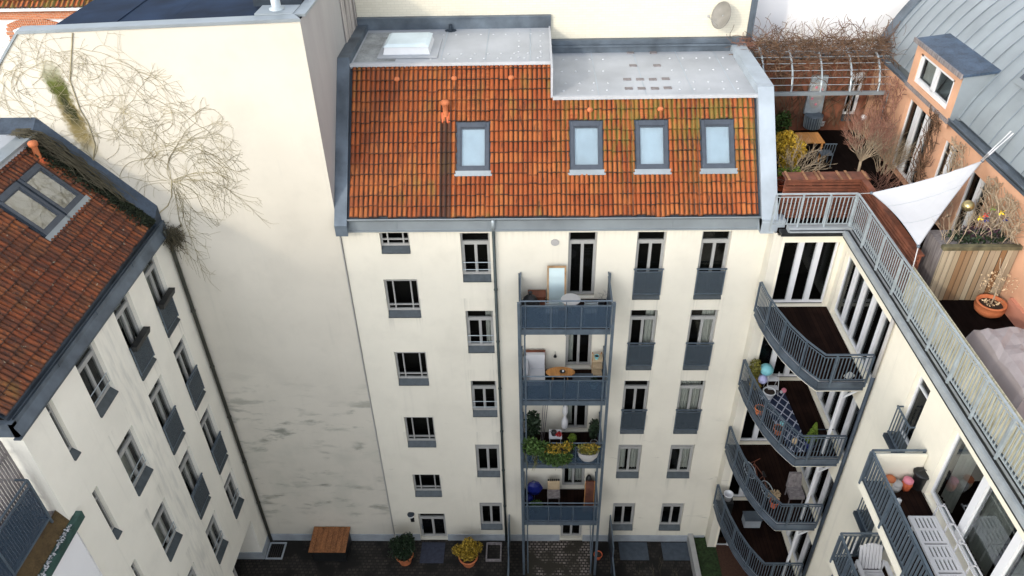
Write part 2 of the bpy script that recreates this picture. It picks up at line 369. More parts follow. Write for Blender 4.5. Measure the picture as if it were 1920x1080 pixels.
# ------------------------------------------------------------------ mesh helpers
class MB:
    def __init__(s): s.v = []; s.f = []; s.mi = []; s.uv = {}; s.cur = 0
    def q(s, *pts):
        i = len(s.v); s.v += [tuple(p) for p in pts]; s.f.append(tuple(range(i, i+len(pts)))); s.mi.append(s.cur); return s
    def box(s, x0, x1, y0, y1, z0, z1):
        return s.hexa([(x0, y0, z0), (x1, y0, z0), (x1, y1, z0), (x0, y1, z0), (x0, y0, z1), (x1, y0, z1), (x1, y1, z1), (x0, y1, z1)])
    def hexa(s, p):
        i = len(s.v); s.v += [tuple(a) for a in p]
        for f in ((0, 3, 2, 1), (4, 5, 6, 7), (0, 1, 5, 4), (1, 2, 6, 5), (2, 3, 7, 6), (3, 0, 4, 7)):
            s.f.append(tuple(i+k for k in f)); s.mi.append(s.cur)
        return s
    def obox(s, mat, x0, x1, y0, y1, z0, z1):
        P = [(x0, y0, z0), (x1, y0, z0), (x1, y1, z0), (x0, y1, z0), (x0, y0, z1), (x1, y0, z1), (x1, y1, z1), (x0, y1, z1)]
        return s.hexa([mat @ Vector(p) for p in P])
    def bar(s, a, b, w, h=None, up=(0, 0, 1)):
        """square bar from a to b, width w (sideways) and h (along up)"""
        a = Vector(a); b = Vector(b); h = h or w; d = (b-a).normalized(); up = Vector(up)
        if abs(d.dot(up)) > .98: up = Vector((0, 1, 0))
        sd = d.cross(up).normalized()*w/2; uu = sd.cross(d).normalized()*h/2
        return s.hexa([a-sd-uu, a+sd-uu, b+sd-uu, b-sd-uu, a-sd+uu, a+sd+uu, b+sd+uu, b-sd+uu])
    def tube(s, pts, r, n=6, r1=None, cap=True):
        pts = [Vector(p) for p in pts]; k = len(pts); base = len(s.v)
        for i, p in enumerate(pts):
            d = (pts[min(i+1, k-1)]-pts[max(i-1, 0)])
            if d.length < 1e-6: d = Vector((0, 0, 1))
            d.normalize(); up = Vector((0, 0, 1)) if abs(d.z) < .9 else Vector((1, 0, 0))
            a = d.cross(up).normalized(); b = a.cross(d)
            rr = r if r1 is None else r+(r1-r)*i/(k-1)
            for j in range(n):
                t = 2*math.pi*j/n; s.v.append(tuple(p+a*math.cos(t)*rr+b*math.sin(t)*rr))
        for i in range(k-1):
            for j in range(n):
                a0 = base+i*n+j; a1 = base+i*n+(j+1) % n
                s.f.append((a0, a1, a1+n, a0+n)); s.mi.append(s.cur)
        if cap:
            s.f.append(tuple(base+j for j in range(n))[::-1]); s.mi.append(s.cur)
            s.f.append(tuple(base+(k-1)*n+j for j in range(n))); s.mi.append(s.cur)
        return s
    def lathe(s, c, prof, n=20, sx=1, sy=1, a0=0, a1=2*math.pi):
        """prof: (radius, z) list from bottom to top about the vertical through c"""
        base = len(s.v); full = abs(a1-a0-2*math.pi) < 1e-6; m_ = n if full else n+1
        for r, z in prof:
            for j in range(m_):
                t = a0+(a1-a0)*j/n; s.v.append((c[0]+math.cos(t)*r*sx, c[1]+math.sin(t)*r*sy, c[2]+z))
        for i in range(len(prof)-1):
            for j in range(n):
                j1 = (j+1) % m_
                s.f.append((base+i*m_+j, base+i*m_+j1, base+(i+1)*m_+j1, base+(i+1)*m_+j)); s.mi.append(s.cur)
        return s
    def ball(s, c, r, n=12, sz=1, sx=1, sy=1):
        k = max(4, n//2)
        return s.lathe(c, [(max(1e-4, r*math.sin(math.pi*i/k)), -r*sz*math.cos(math.pi*i/k)) for i in range(k+1)], n, sx, sy)
    def leaf(s, p, size, rng, flat=0):
        a = Vector((rng.gauss(0, 1), rng.gauss(0, 1), rng.gauss(0, 1)*(1-flat))).normalized()
        b = a.cross(Vector((rng.gauss(0, 1), rng.gauss(0, 1), rng.gauss(0, 1)))).normalized()
        p = Vector(p); a *= size; b *= size*.55
        return s.q(p-a, p+b, p+a, p-b)
    def cloud(s, c, rad, n, size, rng, shell=.5, flat=0):
        for _ in range(n):
            d = Vector((rng.gauss(0, 1), rng.gauss(0, 1), rng.gauss(0, 1))).normalized()*(shell+(1-shell)*rng.random())**.6
            s.leaf((c[0]+d.x*rad[0], c[1]+d.y*rad[1], c[2]+d.z*rad[2]), size*rng.uniform(.6, 1.3), rng, flat)
        return s
    def build(s, name, mats, parent=None, smooth=False):
        me = bpy.data.meshes.new(name)
        off = Vector(parent['_o']) if parent is not None and '_o' in parent.keys() else Vector((0, 0, 0))
        me.from_pydata([tuple(Vector(p)-off) for p in s.v], [], s.f)
        if not isinstance(mats, (list, tuple)): mats = [mats]
        for mm in mats: me.materials.append(M[mm] if isinstance(mm, str) else mm)
        if len(mats) > 1: me.polygons.foreach_set('material_index', s.mi)
        if smooth: me.polygons.foreach_set('use_smooth', [True]*len(me.polygons))
        if s.uv:
            ul = me.uv_layers.new(name='UVMap')
            for lp in me.loops: ul.data[lp.index].uv = s.uv[lp.vertex_index]
        me.update()
        o = bpy.data.objects.new(name, me); COL.objects.link(o)
        o['_o'] = list(off)
        if parent is not None: o.parent = parent
        return o
ALL_T = []
def thing(name, label, cat, loc=(0, 0, 0), group=None):
    o = bpy.data.objects.new(name, None); COL.objects.link(o); o.location = loc; o.empty_display_size = .2
    o['label'] = label; o['category'] = cat; o['_o'] = list(loc)
    if group: o['group'] = group
    return o
def tag(o, label, cat, group=None, kind=None):
    o['label'] = label; o['category'] = cat
    if group: o['group'] = group
    if kind: o['kind'] = kind
    return o
def struct(name, mb, mats, smooth=False):
    o = mb.build(name, mats, None, smooth); o['kind'] = 'structure'; return o

# ------------------------------------------------------------------ facades
class Fac:
    def __init__(s, o, u, n): s.o = Vector(o); s.u = Vector(u); s.n = Vector(n)
    def p(s, u, v, d=0): return s.o + s.u*u + Vector((0, 0, v)) - s.n*d
    def box(s, mb, u0, u1, v0, v1, d0, d1):
        return mb.hexa([s.p(u0, v0, d0), s.p(u1, v0, d0), s.p(u1, v0, d1), s.p(u0, v0, d1), s.p(u0, v1, d0), s.p(u1, v1, d0), s.p(u1, v1, d1), s.p(u0, v1, d1)])
def wall_holes(mb, F, u0, u1, v0, v1, holes, dep=.22, room=.9, rm=1):
    us = sorted({u0, u1, *[h[0] for h in holes], *[h[1] for h in holes]}); vs = sorted({v0, v1, *[h[2] for h in holes], *[h[3] for h in holes]})
    us = [u for u in us if u0 <= u <= u1]; vs = [v for v in vs if v0 <= v <= v1]
    for i in range(len(us)-1):
        run = None
        for j in range(len(vs)-1):
            cu = (us[i]+us[i+1])/2; cv = (vs[j]+vs[j+1])/2
            if any(h[0] < cu < h[1] and h[2] < cv < h[3] for h in holes): continue
            mb.q(F.p(us[i], vs[j]), F.p(us[i+1], vs[j]), F.p(us[i+1], vs[j+1]), F.p(us[i], vs[j+1]))
    for h in holes:
        a, b, c, d = h[:4]
        for (p, q) in (((a, c), (b, c)), ((b, c), (b, d)), ((b, d), (a, d)), ((a, d), (a, c))):
            mb.q(F.p(*p), F.p(*q), F.p(*q, dep), F.p(*p, dep))
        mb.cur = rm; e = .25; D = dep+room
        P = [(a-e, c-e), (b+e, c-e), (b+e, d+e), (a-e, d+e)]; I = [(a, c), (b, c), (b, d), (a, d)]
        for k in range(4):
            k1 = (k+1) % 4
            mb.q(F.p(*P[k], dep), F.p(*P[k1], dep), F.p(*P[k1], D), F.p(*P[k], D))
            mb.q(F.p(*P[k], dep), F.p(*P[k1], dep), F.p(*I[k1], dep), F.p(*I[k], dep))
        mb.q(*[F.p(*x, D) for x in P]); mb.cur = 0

def curtain_strip(mb, F, a, b, c, d, dd):
    n = max(3, int((b-a)/.05)); pts = []
    for i in range(n+1):
        u = a+(b-a)*i/n; pts.append((u, dd+(.025 if i % 2 else -.015)))
    for i in range(n):
        mb.q(F.p(pts[i][0], c, pts[i][1]), F.p(pts[i+1][0], c, pts[i+1][1]), F.p(pts[i+1][0], d, pts[i+1][1]), F.p(pts[i][0], d, pts[i][1]))

def window(F, h, kind, parent, rng, frame='frame', glassm='glass', curtain=None, sillh=.17, label=None, planter=False, name='window'):
    a, b, c, d = h[:4]; W = b-a; H = d-c; D = .14; t = .055
    mb = MB(); fb = lambda u0, u1, v0, v1, d0=D-.02, d1=D+.05: F.box(mb, u0, u1, v0, v1, d0, d1)
    cs = c+sillh if kind not in ('door', 'glaze') else c+.06
    fb(a, a+t, cs, d); fb(b-t, b, cs, d); fb(a+t, b-t, cs, cs+t*1.5); fb(a+t, b-t, d-t*.7, d)
    m_ = (a+b)/2
    if kind == 'grid':
        for u in (a+W*.24, a+W*.77): fb(u-.022, u+.022, cs+t*1.5, d-t*.7)
        for v in (d-.12 if H > .9 else d-.05, cs+.24): fb(a+t, b-t, v-.02, v+.02, D-.024, D+.04)
    elif kind == 'slit': fb(a+t, b-t, d-.45, d-.40)
    elif kind == 'glaze':
        n = h[4]; ww = h[5] if len(h) > 5 else .16
        for i in range(1, n):
            u = a+W*i/n; fb(u-ww/2, u+ww/2, cs+t*1.5, d-t*.7, D-.06, D+.05)
    else:
        top = .36 if kind in ('cas', 'french', 'door') else .22
        fb(a+t, b-t, d-top-.13, d-top, D-.03, D+.05)          # transom
        if kind == 'shut': fb(a+t, b-t, d-top, d-t*.7, D+.0, D+.04)
        fb(m_-.045, m_+.045, cs+t*1.5, d-top-.13, D-.035, D+.05)
        for u in (a+t, b-t-.045, ): fb(u, u+.045, cs+t*1.5, d-top-.13, D-.012, D+.05)
    wn = mb.build(name, frame, parent)
    if label: wn['label'] = label
    g = MB(); g.q(F.p(a+t, cs, D+.02), F.p(b-t, cs, D+.02), F.p(b-t, d-t*.5, D+.02), F.p(a+t, d-t*.5, D+.02)); g.build('pane', glassm, wn)
    if kind not in ('door', 'glaze'):
        s_ = MB(); s_.hexa([F.p(a+.004, c-.035, -.05), F.p(b-.004, c-.035, -.05), F.p(b-.004, c-.035, D), F.p(a+.004, c-.035, D),
                            F.p(a+.004, c, -.05), F.p(b-.004, c, -.05), F.p(b-.004, cs-.003, D-.021), F.p(a+.004, cs-.003, D-.021)])
        s_.build('sill', 'sill', wn)
    if curtain:
        k = MB()
        for (x0, x1) in curtain: curtain_strip(k, F, a+W*x0, a+W*x1, cs+.05, d-.1, D+.16)
        k.build('curtain', 'curtain', wn)
    if kind == 'cas' and H > 1.5:
        r = MB(); v0 = cs+.20
        for v in (v0+.30, v0+.02): r.tube([F.p(a, v, .06), F.p(b, v, .06)], .014, 5)
        for u in (a+.02, b-.02, m_): r.tube([F.p(u, v0, .06), F.p(u, v0+.30, .06)], .010, 4)
        r.build('guard_rail', 'steel_light', wn)
    if kind == 'french':
        r = MB(); top = c+H*.46
        r.bar(F.p(a-.03, top, -.04), F.p(b+.03, top, -.04), .05, .035)
        r.bar(F.p(a+.01, top-.10, -.04), F.p(b-.01, top-.10, -.04), .025, .025)
        r.bar(F.p(a+.01, c+.20, -.04), F.p(b-.01, c+.20, -.04), .025, .03)
        for u in (a+.015, b-.015): r.bar(F.p(u, c+.15, -.04), F.p(u, top, -.04), .03, .03)
        rr = r.build('balustrade', 'steel', wn)
        r = MB(); F.box(r, a+.03, b-.03, c+.215, top-.115, -.044, -.036); r.build('balustrade_panel', 'perf_grey', wn)
    return wn

rng = random.Random(7)
# ================================================================== GROUND
g = MB(); g.q((-400, -400, -.02), (400, -400, -.02), (400, 400, -.02), (-400, 400, -.02)); struct('ground', g, 'paving')
g = MB(); g.box(-11.48, 6.45, -22, 0, -.02, 0.0); struct('courtyard_paving', g, 'paving')
g = MB(); g.box(-.35, 2.3, -3.2, -.05, 0.0, .012); struct('patio_paving', g, 'cobble')
g = MB(); g.box(6.66, 7.55, -9, .0, 0.0, .30)
o = g.build('lawn', 'grass'); o['kind'] = 'structure'
g = MB(); g.box(7.55, 9.35, -9, .0, 0.0, .28); struct('flower_bed', g, 'litter')

# ================================================================== FIREWALL BUILDING (tall, left)
tw = thing('firewall_building', 'tall windowless cream building with bare vine on its wall and blue flat roof', 'building')
TP = [(-6.05, 0), (-6.05, 22.1), (-13.6, 21.88), (-14.6, 20.9), (-22, 13.5), (-22, 0)]
b = MB(); b.q(*[(x, -.03, z) for x, z in TP]); b.build('wall', 'tower', tw)
b = MB(); b.q((-6.05, -.03, 0), (-6.05, 6.4, 0), (-6.05, 6.4, 22.1), (-6.05, -.03, 22.1)); b.q((-6.05, 6.4, 0), (-6.05, 30, 0), (-6.05, 30, 22.1), (-6.05, 6.4, 22.1)); b.build('side_wall', 'greyside', tw)
b = MB()
for i in range(9):
    y = 4.45+i*.215; b.box(-6.03, -6.0-.012*(i % 2), y, y+.19, 19.9, 22.6)
b.build('stained_boarding', 'dirtypanel', tw)
b = MB(); b.q((-6.3, .35, 21.86), (-13.3, .35, 21.7), (-14.0, 30, 21.7), (-6.3, 30, 21.86)); rf = b.build('roof', 'bitumen', tw)
b = MB()
for x in (-11.6, -10.1, -8.6, -7.4): b.bar((x, .4, 21.80+(x+6)*.008), (x-.4, 20, 21.80+(x+6)*.008), .10, .02)
b.build('roof_seam', 'bitumen', rf)
b = MB(); b.hexa([(-6.02, -.07, 22.08), (-13.62, -.07, 21.86), (-13.7, .36, 21.86), (-6.3, .36, 22.08), (-6.02, -.07, 22.16), (-13.62, -.07, 21.94), (-13.7, .36, 21.94), (-6.3, .36, 22.16)])
b.hexa([(-13.62, -.07, 21.86), (-22.0, -.07, 13.46), (-22.0, .30, 13.46), (-13.62, .30, 21.86), (-13.62, -.07, 21.94), (-22.0, -.07, 13.56), (-22.0, .30, 13.56), (-13.62, .30, 21.94)])
b.box(-6.32, -6.0, .36, 30, 22.08, 22.15)
b.build('coping', 'zinc_light', tw)
b = MB(); b.box(-7.35, -6.32, .36, 1.15, 21.9, 22.17); ch = b.build('flue_base', 'zinc_light', tw)
b = MB(); b.lathe((-6.85, .75, 22.17), [(.20, 0), (.20, .04), (.125, .06), (.125, .55), (.14, .56), (.14, .62), (.125, .63), (.125, 1.25), (.001, 1.25)], 20)
b.build('flue_pipe', M['steel_light'], ch, True)
b = MB(); b.box(-7.9, -6.5, 2.0, 2.9, 21.9, 22.5); b.build('roof_box', 'zinc_dark', tw)
b = MB(); b.box(-11.48, -6.05, -.07, -.03, 0, .42); b.build('plinth', 'plinth', tw)
b = MB(); b.tube([(-6.02, -.055, .42), (-6.02, -.055, 15.7)], .018, 6); b.build('cable', M['greyside'], tw)

# ================================================================== CENTRAL BUILDING
cb = thing('courtyard_building', 'central cream courtyard building with orange tiled roof and four roof windows', 'building')
FC = Fac((0, 0, 0), (1, 0, 0), (0, -1, 0))
WIN = []
for z1, z0 in ((15.57, 14.85), (13.79, 12.27), (10.68, 9.16), (7.48, 5.91), (4.24, 2.95)): WIN.append(((-4.88, -3.78, z0, z1) if z1 < 15 else (-4.80, -3.88, z0, z1), 'grid', None))
DOOR = (-4.89, -3.77, .06, 1.78)
TOPS = [15.54, 12.49, 9.31, 5.99, 2.51]
for r, z0 in enumerate((13.73, 10.70, 7.56, 4.18, .80)):
        WIN.append(((-2.29, -1.37, z0, TOPS[r]), 'cas' if r < 3 else 'shut', [(.70, .94)] if r == 1 else None))
CD = []
for r, z0 in enumerate((13.02, 9.92, 6.74, 3.45, .12)):
    CD.append((1.08, 1.97, z0, TOPS[r]))
for cx, c0, c1 in (('D', 3.20, 4.10), ('E', 5.19, 6.09)):
    for r, z0 in enumerate((12.99, 9.89, 6.67, 4.14, .80)):
        k = 'french' if r < 3 else 'shut'
        cu = {('D', 1): [(.62, .95)], ('E', 1): [(.5, .95)], ('D', 3): [(.05, .38), (.6, .95)], ('D', 2): None, ('E', 3): [(.55, .95)], ('E', 2): [(.08, .9)]}.get((cx, r))
        WIN.append(((c0, c1, z0, TOPS[r]), k, cu))
holes = [w_[0] for w_ in WIN]+CD+[DOOR]
b = MB(); wall_holes(b, FC, -6.0, 7.2, 0, 15.78, holes)
b.q((7.2, 0, 0), (7.2, -.5, 0), (7.2, -.5, 15.78), (7.2, 0, 15.78))
b.q((7.2, -.5, 0), (7.48, -.5, 0), (7.48, -.5, 15.78), (7.2, -.5, 15.78))
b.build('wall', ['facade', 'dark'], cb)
for h, k, cu in WIN: window(FC, h, k, cb, rng, curtain=cu)
for i, h in enumerate(CD):
    window(FC, h, 'door', cb, rng, curtain={1: [(.05, .3)], 2: [(.1, .35)], 3: [(.3, .5), (.6, .95)]}.get(i), name='balcony_door')
wd = window(FC, DOOR, 'door', cb, rng, name='entrance_door')
b = MB(); b.box(-4.80, -4.76, -.02, .12, .75, .80); b.tube([(-4.79, .06, .72), (-4.79, .06, .98)], .014, 6); b.build('handle', 'steel', wd)
b = MB(); FC.box(b, -5.98, -4.93, 0, .40, -.035, 0); FC.box(b, -3.74, 1.04, 0, .40, -.035, 0); FC.box(b, 2.01, 7.16, 0, .40, -.035, 0); b.build('plinth', 'plinth', cb)
# eaves
b = MB(); b.box(-6.02, 7.5, -.09, .0, 15.72, 16.14); b.box(-6.02, 7.5, -.12, .0, 15.66, 15.72)
for x in (-4.2, -1.4, 1.3, 4.2): b.box(x-.012, x+.012, -.105, -.09, 15.73, 16.13)
b.build('fascia', 'zinc_light', cb)
b = MB(); seg = []
for i in range(9):
    t = math.pi*i/8; seg.append((-.17+.085*math.cos(t+math.pi)*1, 16.19+.085*math.sin(t+math.pi)))
for i in range(8):
    b.q((-5.85, seg[i][0], seg[i][1]), (6.85, seg[i][0], seg[i][1]), (6.85, seg[i+1][0], seg[i+1][1]), (-5.85, seg[i+1][0], seg[i+1][1]))
b.tube([(-5.85, -.262, 16.2), (6.85, -.262, 16.2)], .014, 5); b.build('gutter', 'zinc_light', cb)
b = MB(); b.tube([(-1.24, -.17, 16.12), (-1.24, -.14, 15.9), (-1.24, -.10, 15.7)], .06, 10); dpz = b.build('downpipe', 'steel_light', cb, True)
b = MB(); b.tube([(-1.24, -.10, 15.7), (-1.24, -.10, .05)], .05, 10)
for z in (13.4, 11.2, 9.0, 6.8, 4.6, 2.4): b.lathe((-1.24, -.10, z), [(.05, 0), (.064, .01), (.064, .06), (.05, .07)], 10)
b.build('pipe_shaft', M['darkpipe'] if 'darkpipe' in M else noisy('dark_green_pipe', (.045, .06, .06), .2, 3, .5, .2), dpz, True)

TH = R_(47.5); RS, RC = math.sin(TH), math.cos(TH)
def tile_roof(name, mat, parent, O, U, V, N, ul, regions, rollw=.147, course=.33, seed=1, dirtyrows=False):
    """pantile field. O origin at the eave, U along the eave, V up the slope, N outward. regions: (u0,u1,v0,v1)"""
    O, U, V, N = map(Vector, (O, U, V, N)); b = MB(); rg = random.Random(seed)
    n = 6
    for (u0, u1, v0, v1) in regions:
        nc = int(round((u1-u0)/rollw)); nr = int(math.ceil((v1-v0)/course-.01))
        for r in range(nr):
            va = v0+r*course; vb = min(va+course+.035, v1)
            tcol = {}
            base = len(b.v); cols = nc*n+1
            for lv, (v, dz) in enumerate(((va, -.01), (va, .045), (va+.06, .045), (vb, .004))):
                for i in range(cols):
                    u = u0+i*(u1-u0)/(cols-1); ci = min(nc-1, i//n); t = (i % n)/n if i < cols-1 else 0
                    if i//n >= nc: t = 1.0
                    prof = (math.sin(math.pi*t)**.8)*.060 if 0 < t < 1 else 0
                    key = ci//2
                    if key not in tcol: tcol[key] = (rg.gauss(0, .006), rg.gauss(0, .010)-(.05 if rg.random() < .012 else 0))
                    jn, jv = tcol[key]
                    p = O+U*u+V*(v+(jv if lv < 3 else 0))+N*(prof+dz+(jn if lv else 0)+(0 if lv else -.005))
                    b.v.append(tuple(p)); b.uv[len(b.v)-1] = ((u-u0)/rollw+.0001+round(u0/rollw), (v-v0)/course+round(v0/course)+.002 if lv < 3 else r+.985)
            for lv in range(3):
                for i in range(cols-1):
                    a0 = base+lv*cols+i; b.f.append((a0, a0+1, a0+1+cols, a0+cols)); b.mi.append(0)
    return b.build(name, mat, parent)
OC = Vector((-5.6, -.16, 16.20)); VC = Vector((0, RC, RS)); NC = Vector((0, -RS, RC))
def croof(x, v, n=0): return Vector((x, OC.y, OC.z))+VC*v+NC*n
LTOP, RTOP = 4.80, 3.70
SKY = [(-2.33, -1.33), (1.11, 2.11), (3.09, 4.09), (5.07, 6.07)]
sv0, sv1 = 1.36, 2.92
# tiles with openings for the roof windows and at the step of the flat roof
cells = []
xb = [-5.6]+[x for s_ in SKY for x in s_]+[6.72]
regs = []
def cut_regions(x0, x1, vt):
    out = []; xs = [x0]+[v for s_ in SKY for v in s_ if x0 < v < x1]+[x1]
    for i in range(len(xs)-1):
        mid = (xs[i]+xs[i+1])/2
        if any(s_[0] < mid < s_[1] for s_ in SKY):
            out += [(xs[i]+5.6, xs[i+1]+5.6, 0, sv0-.04), (xs[i]+5.6, xs[i+1]+5.6, .33*9, vt)]
        else: out.append((xs[i]+5.6, xs[i+1]+5.6, 0, vt))
    return out
regs = cut_regions(-5.6, .56, LTOP)+cut_regions(.56, 6.72, RTOP)
tile_roof('roof', 'tiles', cb, OC, (1, 0, 0), VC, NC, 0, regs, seed=3)
# roof skin below the tiles and gable upstands
b = MB(); b.q(croof(-6.0, -.1, -.03), croof(7.25, -.1, -.03), croof(7.25, RTOP, -.03), croof(-6.0, RTOP, -.03)); b.q(croof(-6.0, RTOP, -.03), croof(.6, RTOP, -.03), croof(.6, LTOP, -.03), croof(-6.0, LTOP, -.03)); b.build('roof_felt', 'zinc_dark', cb)
ZL = croof(0, LTOP).z; YL = croof(0, LTOP).y; ZR = croof(0, RTOP).z; YR = croof(0, RTOP).y
def upstand(mb, x0, x1, ytop, ztop, yend, h=.28):
    A = croof(0, -.35); B_ = Vector((0, ytop, ztop)); hh = Vector((0, 0, h))
    prof = [(A.y, A.z-.15), (B_.y, B_.z), (yend, B_.z)]
    for i in range(2):
        (ya, za), (yb_, zb) = prof[i], prof[i+1]
        za_, zb_ = max(15.7, za-.4), max(15.7, zb-.4)
        mb.hexa([(x0, ya, za_), (x1, ya, za_), (x1, yb_, zb_), (x0, yb_, zb_), (x0, ya, za+h), (x1, ya, za+h), (x1, yb_, zb+h), (x0, yb_, zb+h)])
b = MB(); upstand(b, -6.04, -5.66, YL, ZL, 6.4); b.build('flashing', 'zinc', cb)
b = MB(); upstand(b, 6.80, 7.28, YR, ZR, 6.4); b.box(6.80, 7.5, -.38, -.09, 15.70, 16.15); b.build('flashing', 'zinc_pale', cb)
b = MB(); b.box(6.80, 7.28, YR+.02, 6.38, ZR+.28, ZR+.30); b.build('flashing_cap', 'zinc_pale', cb)
# flat roofs
b = MB(); b.hexa([(-5.66, YL-.06, ZL-.05), (.55, YL-.06, ZL-.05), (.55, 6.4, ZL-.05), (-5.66, 6.4, ZL-.05), (-5.66, YL-.06, ZL+.06), (.55, YL-.06, ZL+.06), (.55, 6.4, ZL+.10), (-5.66, 6.4, ZL+.10)])
fr1 = b.build('flat_roof', 'membrane', cb)
b = MB(); b.box(.58, 6.80, YR-.06, 6.4, ZR-.05, ZR+.05); fr2 = b.build('flat_roof', 'membrane', cb)
b = MB(); b.box(.54, .60, YR-.05, 6.4, ZR-.3, ZL+.16); b.box(-5.66, .54, YL-.12, YL-.05, ZL+.02, ZL+.11); b.box(.6, 6.8, YR-.15, YR-.05, ZR+.0, ZR+.10); b.build('edge_trim', noisy('edge_sheet', (.42, .44, .47), .08, 2, .5), cb)
b = MB(); b.q((-5.6, YL+.2, ZL+.068), (-4.3, YL+.2, ZL+.068), (-4.3, 6.0, ZL+.102), (-5.6, 6.0, ZL+.102)); b.build('stain', 'membrane_dirty', fr1)
b = MB()
def stud(x, y, z):
    q = MB(); q.lathe((x, y, z), [(.034, 0), (.03, .02), (.001, .024)], 8); q.build('stud', 'studm', STUDP)
STUDP = fr1
for xx in (-2.9, -1.5, -.1):
    q_ = MB(); q_.q((xx, YL, ZL+.066), (xx+.035, YL, ZL+.066), (xx+.035, 6.2, ZL+.104), (xx, 6.2, ZL+.104)); q_.build('membrane_lap', 'zinc_pale', fr1)
for xx in (2.0, 3.45, 4.9, 6.2):
    q_ = MB(); q_.q((xx, YR, ZR+.054), (xx+.035, YR, ZR+.054), (xx+.035, 6.2, ZR+.054), (xx, 6.2, ZR+.054)); q_.build('membrane_lap', 'zinc_pale', fr2)
for i in range(9):
    for j, y in enumerate((YL+.35, YL+.75, YL+2.6)): stud(-3.2+i*.42+(.1*j), y, ZL+.065+.01*j)
for j in range(6): stud(-.45, YL+.4+j*.5, ZL+.075); stud(.25, YL+.4+j*.5, ZL+.075)
STUDP = fr2
for i in range(13):
    for j, y in enumerate((YR+.45, YR+1.05, YR+2.1, YR+3.2)):
        x = .95+i*.45+.08*(j % 2)
        if not 2.7 < x < 4.5: stud(x, y, ZR+.05)
b = MB(); 
for (x, y) in ((-2.8, 6.15), ): b.lathe((x, y, ZL+.08), [(.22, 0), (.2, .02), (.06, .03), (.06, .22), (.001, .22)], 14)
b.build('roof_drain', 'zinc_dark', fr1)
for (px_, py_) in ((1182, 99), (1225, 99), (1187, 123), (1232, 123), (1176, 149), (1200, 149), (1224, 149), (1248, 148), (1179, 166), (1203, 166), (1228, 166), (1252, 165)):
    p = at(px_, py_, 'z', ZR+.055); b = MB(); b.box(p.x-.12, p.x+.12, p.y-.085, p.y+.085, ZR+.05, ZR+.075); q = b.build('glass_block_light', 'zinc_light', fr2)
    q['label'] = 'small dark grid light let into the roof'
    q.data.materials[0] = M['greywood']
# roof hatch
hz = ZL+.08
b = MB(); b.hexa([(-4.75, 3.75, hz), (-3.25, 3.75, hz), (-3.25, 5.15, hz), (-4.75, 5.15, hz), (-4.68, 3.82, hz+.26), (-3.32, 3.82, hz+.26), (-3.32, 5.08, hz+.26), (-4.68, 5.08, hz+.26)])
ht = b.build('roof_hatch', 'white', cb)
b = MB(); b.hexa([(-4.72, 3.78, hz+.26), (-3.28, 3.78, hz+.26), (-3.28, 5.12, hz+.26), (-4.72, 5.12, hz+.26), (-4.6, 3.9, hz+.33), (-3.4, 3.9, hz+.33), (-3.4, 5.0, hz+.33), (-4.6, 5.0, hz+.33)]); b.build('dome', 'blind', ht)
b = MB(); b.box(-4.9, -3.0, 3.5, 5.3, hz, hz+.03); b.build('apron', 'membrane', ht)
# back flashing
b = MB(); b.box(-6.0, .62, 6.28, 6.38, ZL, ZL+.48); b.box(-6.0, .62, 6.22, 6.40, ZL+.48, ZL+.52); b.box(.6, 7.3, 6.20, 6.38, ZR, ZR+.50); b.box(.62, 7.3, 6.08, 6.26, ZR+.28, ZR+.34); b.build('wall_flashing', 'zinc', cb)
# roof windows
def skylight(P, x0, x1, v0, v1, parent, gm='skyglass', blind='blind', label=None):
    """P(u, v, n) maps to the roof plane"""
    b = MB(); t = .095; h = .10
    def fb(a, c, d, e, n0=-.02, n1=h): b.hexa([P(a, d, n0), P(c, d, n0), P(c, e, n0), P(a, e, n0), P(a, d, n1), P(c, d, n1), P(c, e, n1), P(a, e, n1)])
    fb(x0, x0+t, v0, v1); fb(x1-t, x1, v0, v1); fb(x0+t, x1-t, v0, v0+t*1.3); fb(x0+t, x1-t, v1-t*1.6, v1, -.02, h+.025)
    s_ = b.build('roof_window', 'skyframe', parent)
    if label: s_['label'] = label
    b = MB(); k = .035; 
    fb(x0+t, x0+t+k, v0+t*1.3, v1-t*1.6, .0, .085); fb(x1-t-k, x1-t, v0+t*1.3, v1-t*1.6, .0, .085); fb(x0+t+k, x1-t-k, v0+t*1.3, v0+t*1.3+k, 0, .085); fb(x0+t+k, x1-t-k, v1-t*1.6-k, v1-t*1.6, 0, .085)
    b.build('sash', 'skyframe', s_)
    b = MB(); b.q(P(x0+t, v0+t, .06), P(x1-t, v0+t, .06), P(x1-t, v1-t, .06), P(x0+t, v1-t, .06)); b.build('pane', gm, s_)
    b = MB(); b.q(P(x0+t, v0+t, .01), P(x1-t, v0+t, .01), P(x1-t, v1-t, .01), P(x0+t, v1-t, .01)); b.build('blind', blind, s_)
    b = MB(); b.hexa([P(x0-.09, v0-.16, .03), P(x1+.09, v0-.16, .03), P(x1+.09, v0, .03), P(x0-.09, v0, .03), P(x0-.09, v0-.16, .075), P(x1+.09, v0-.16, .075), P(x1+.09, v0, .095), P(x0-.09, v0, .095)]); b.build('apron', 'zinc_light', s_)
    b = MB(); fb(x0-.05, x0, v0-.02, v1+.05, -.02, .05); fb(x1, x1+.05, v0-.02, v1+.05, -.02, .05); fb(x0, x1, v1, v1+.05, -.02, .05); b.build('side_flashing', 'zinc_dark', s_)
for x0, x1 in SKY: skylight(croof, x0+.02, x1-.02, sv0+.06, sv1, cb)
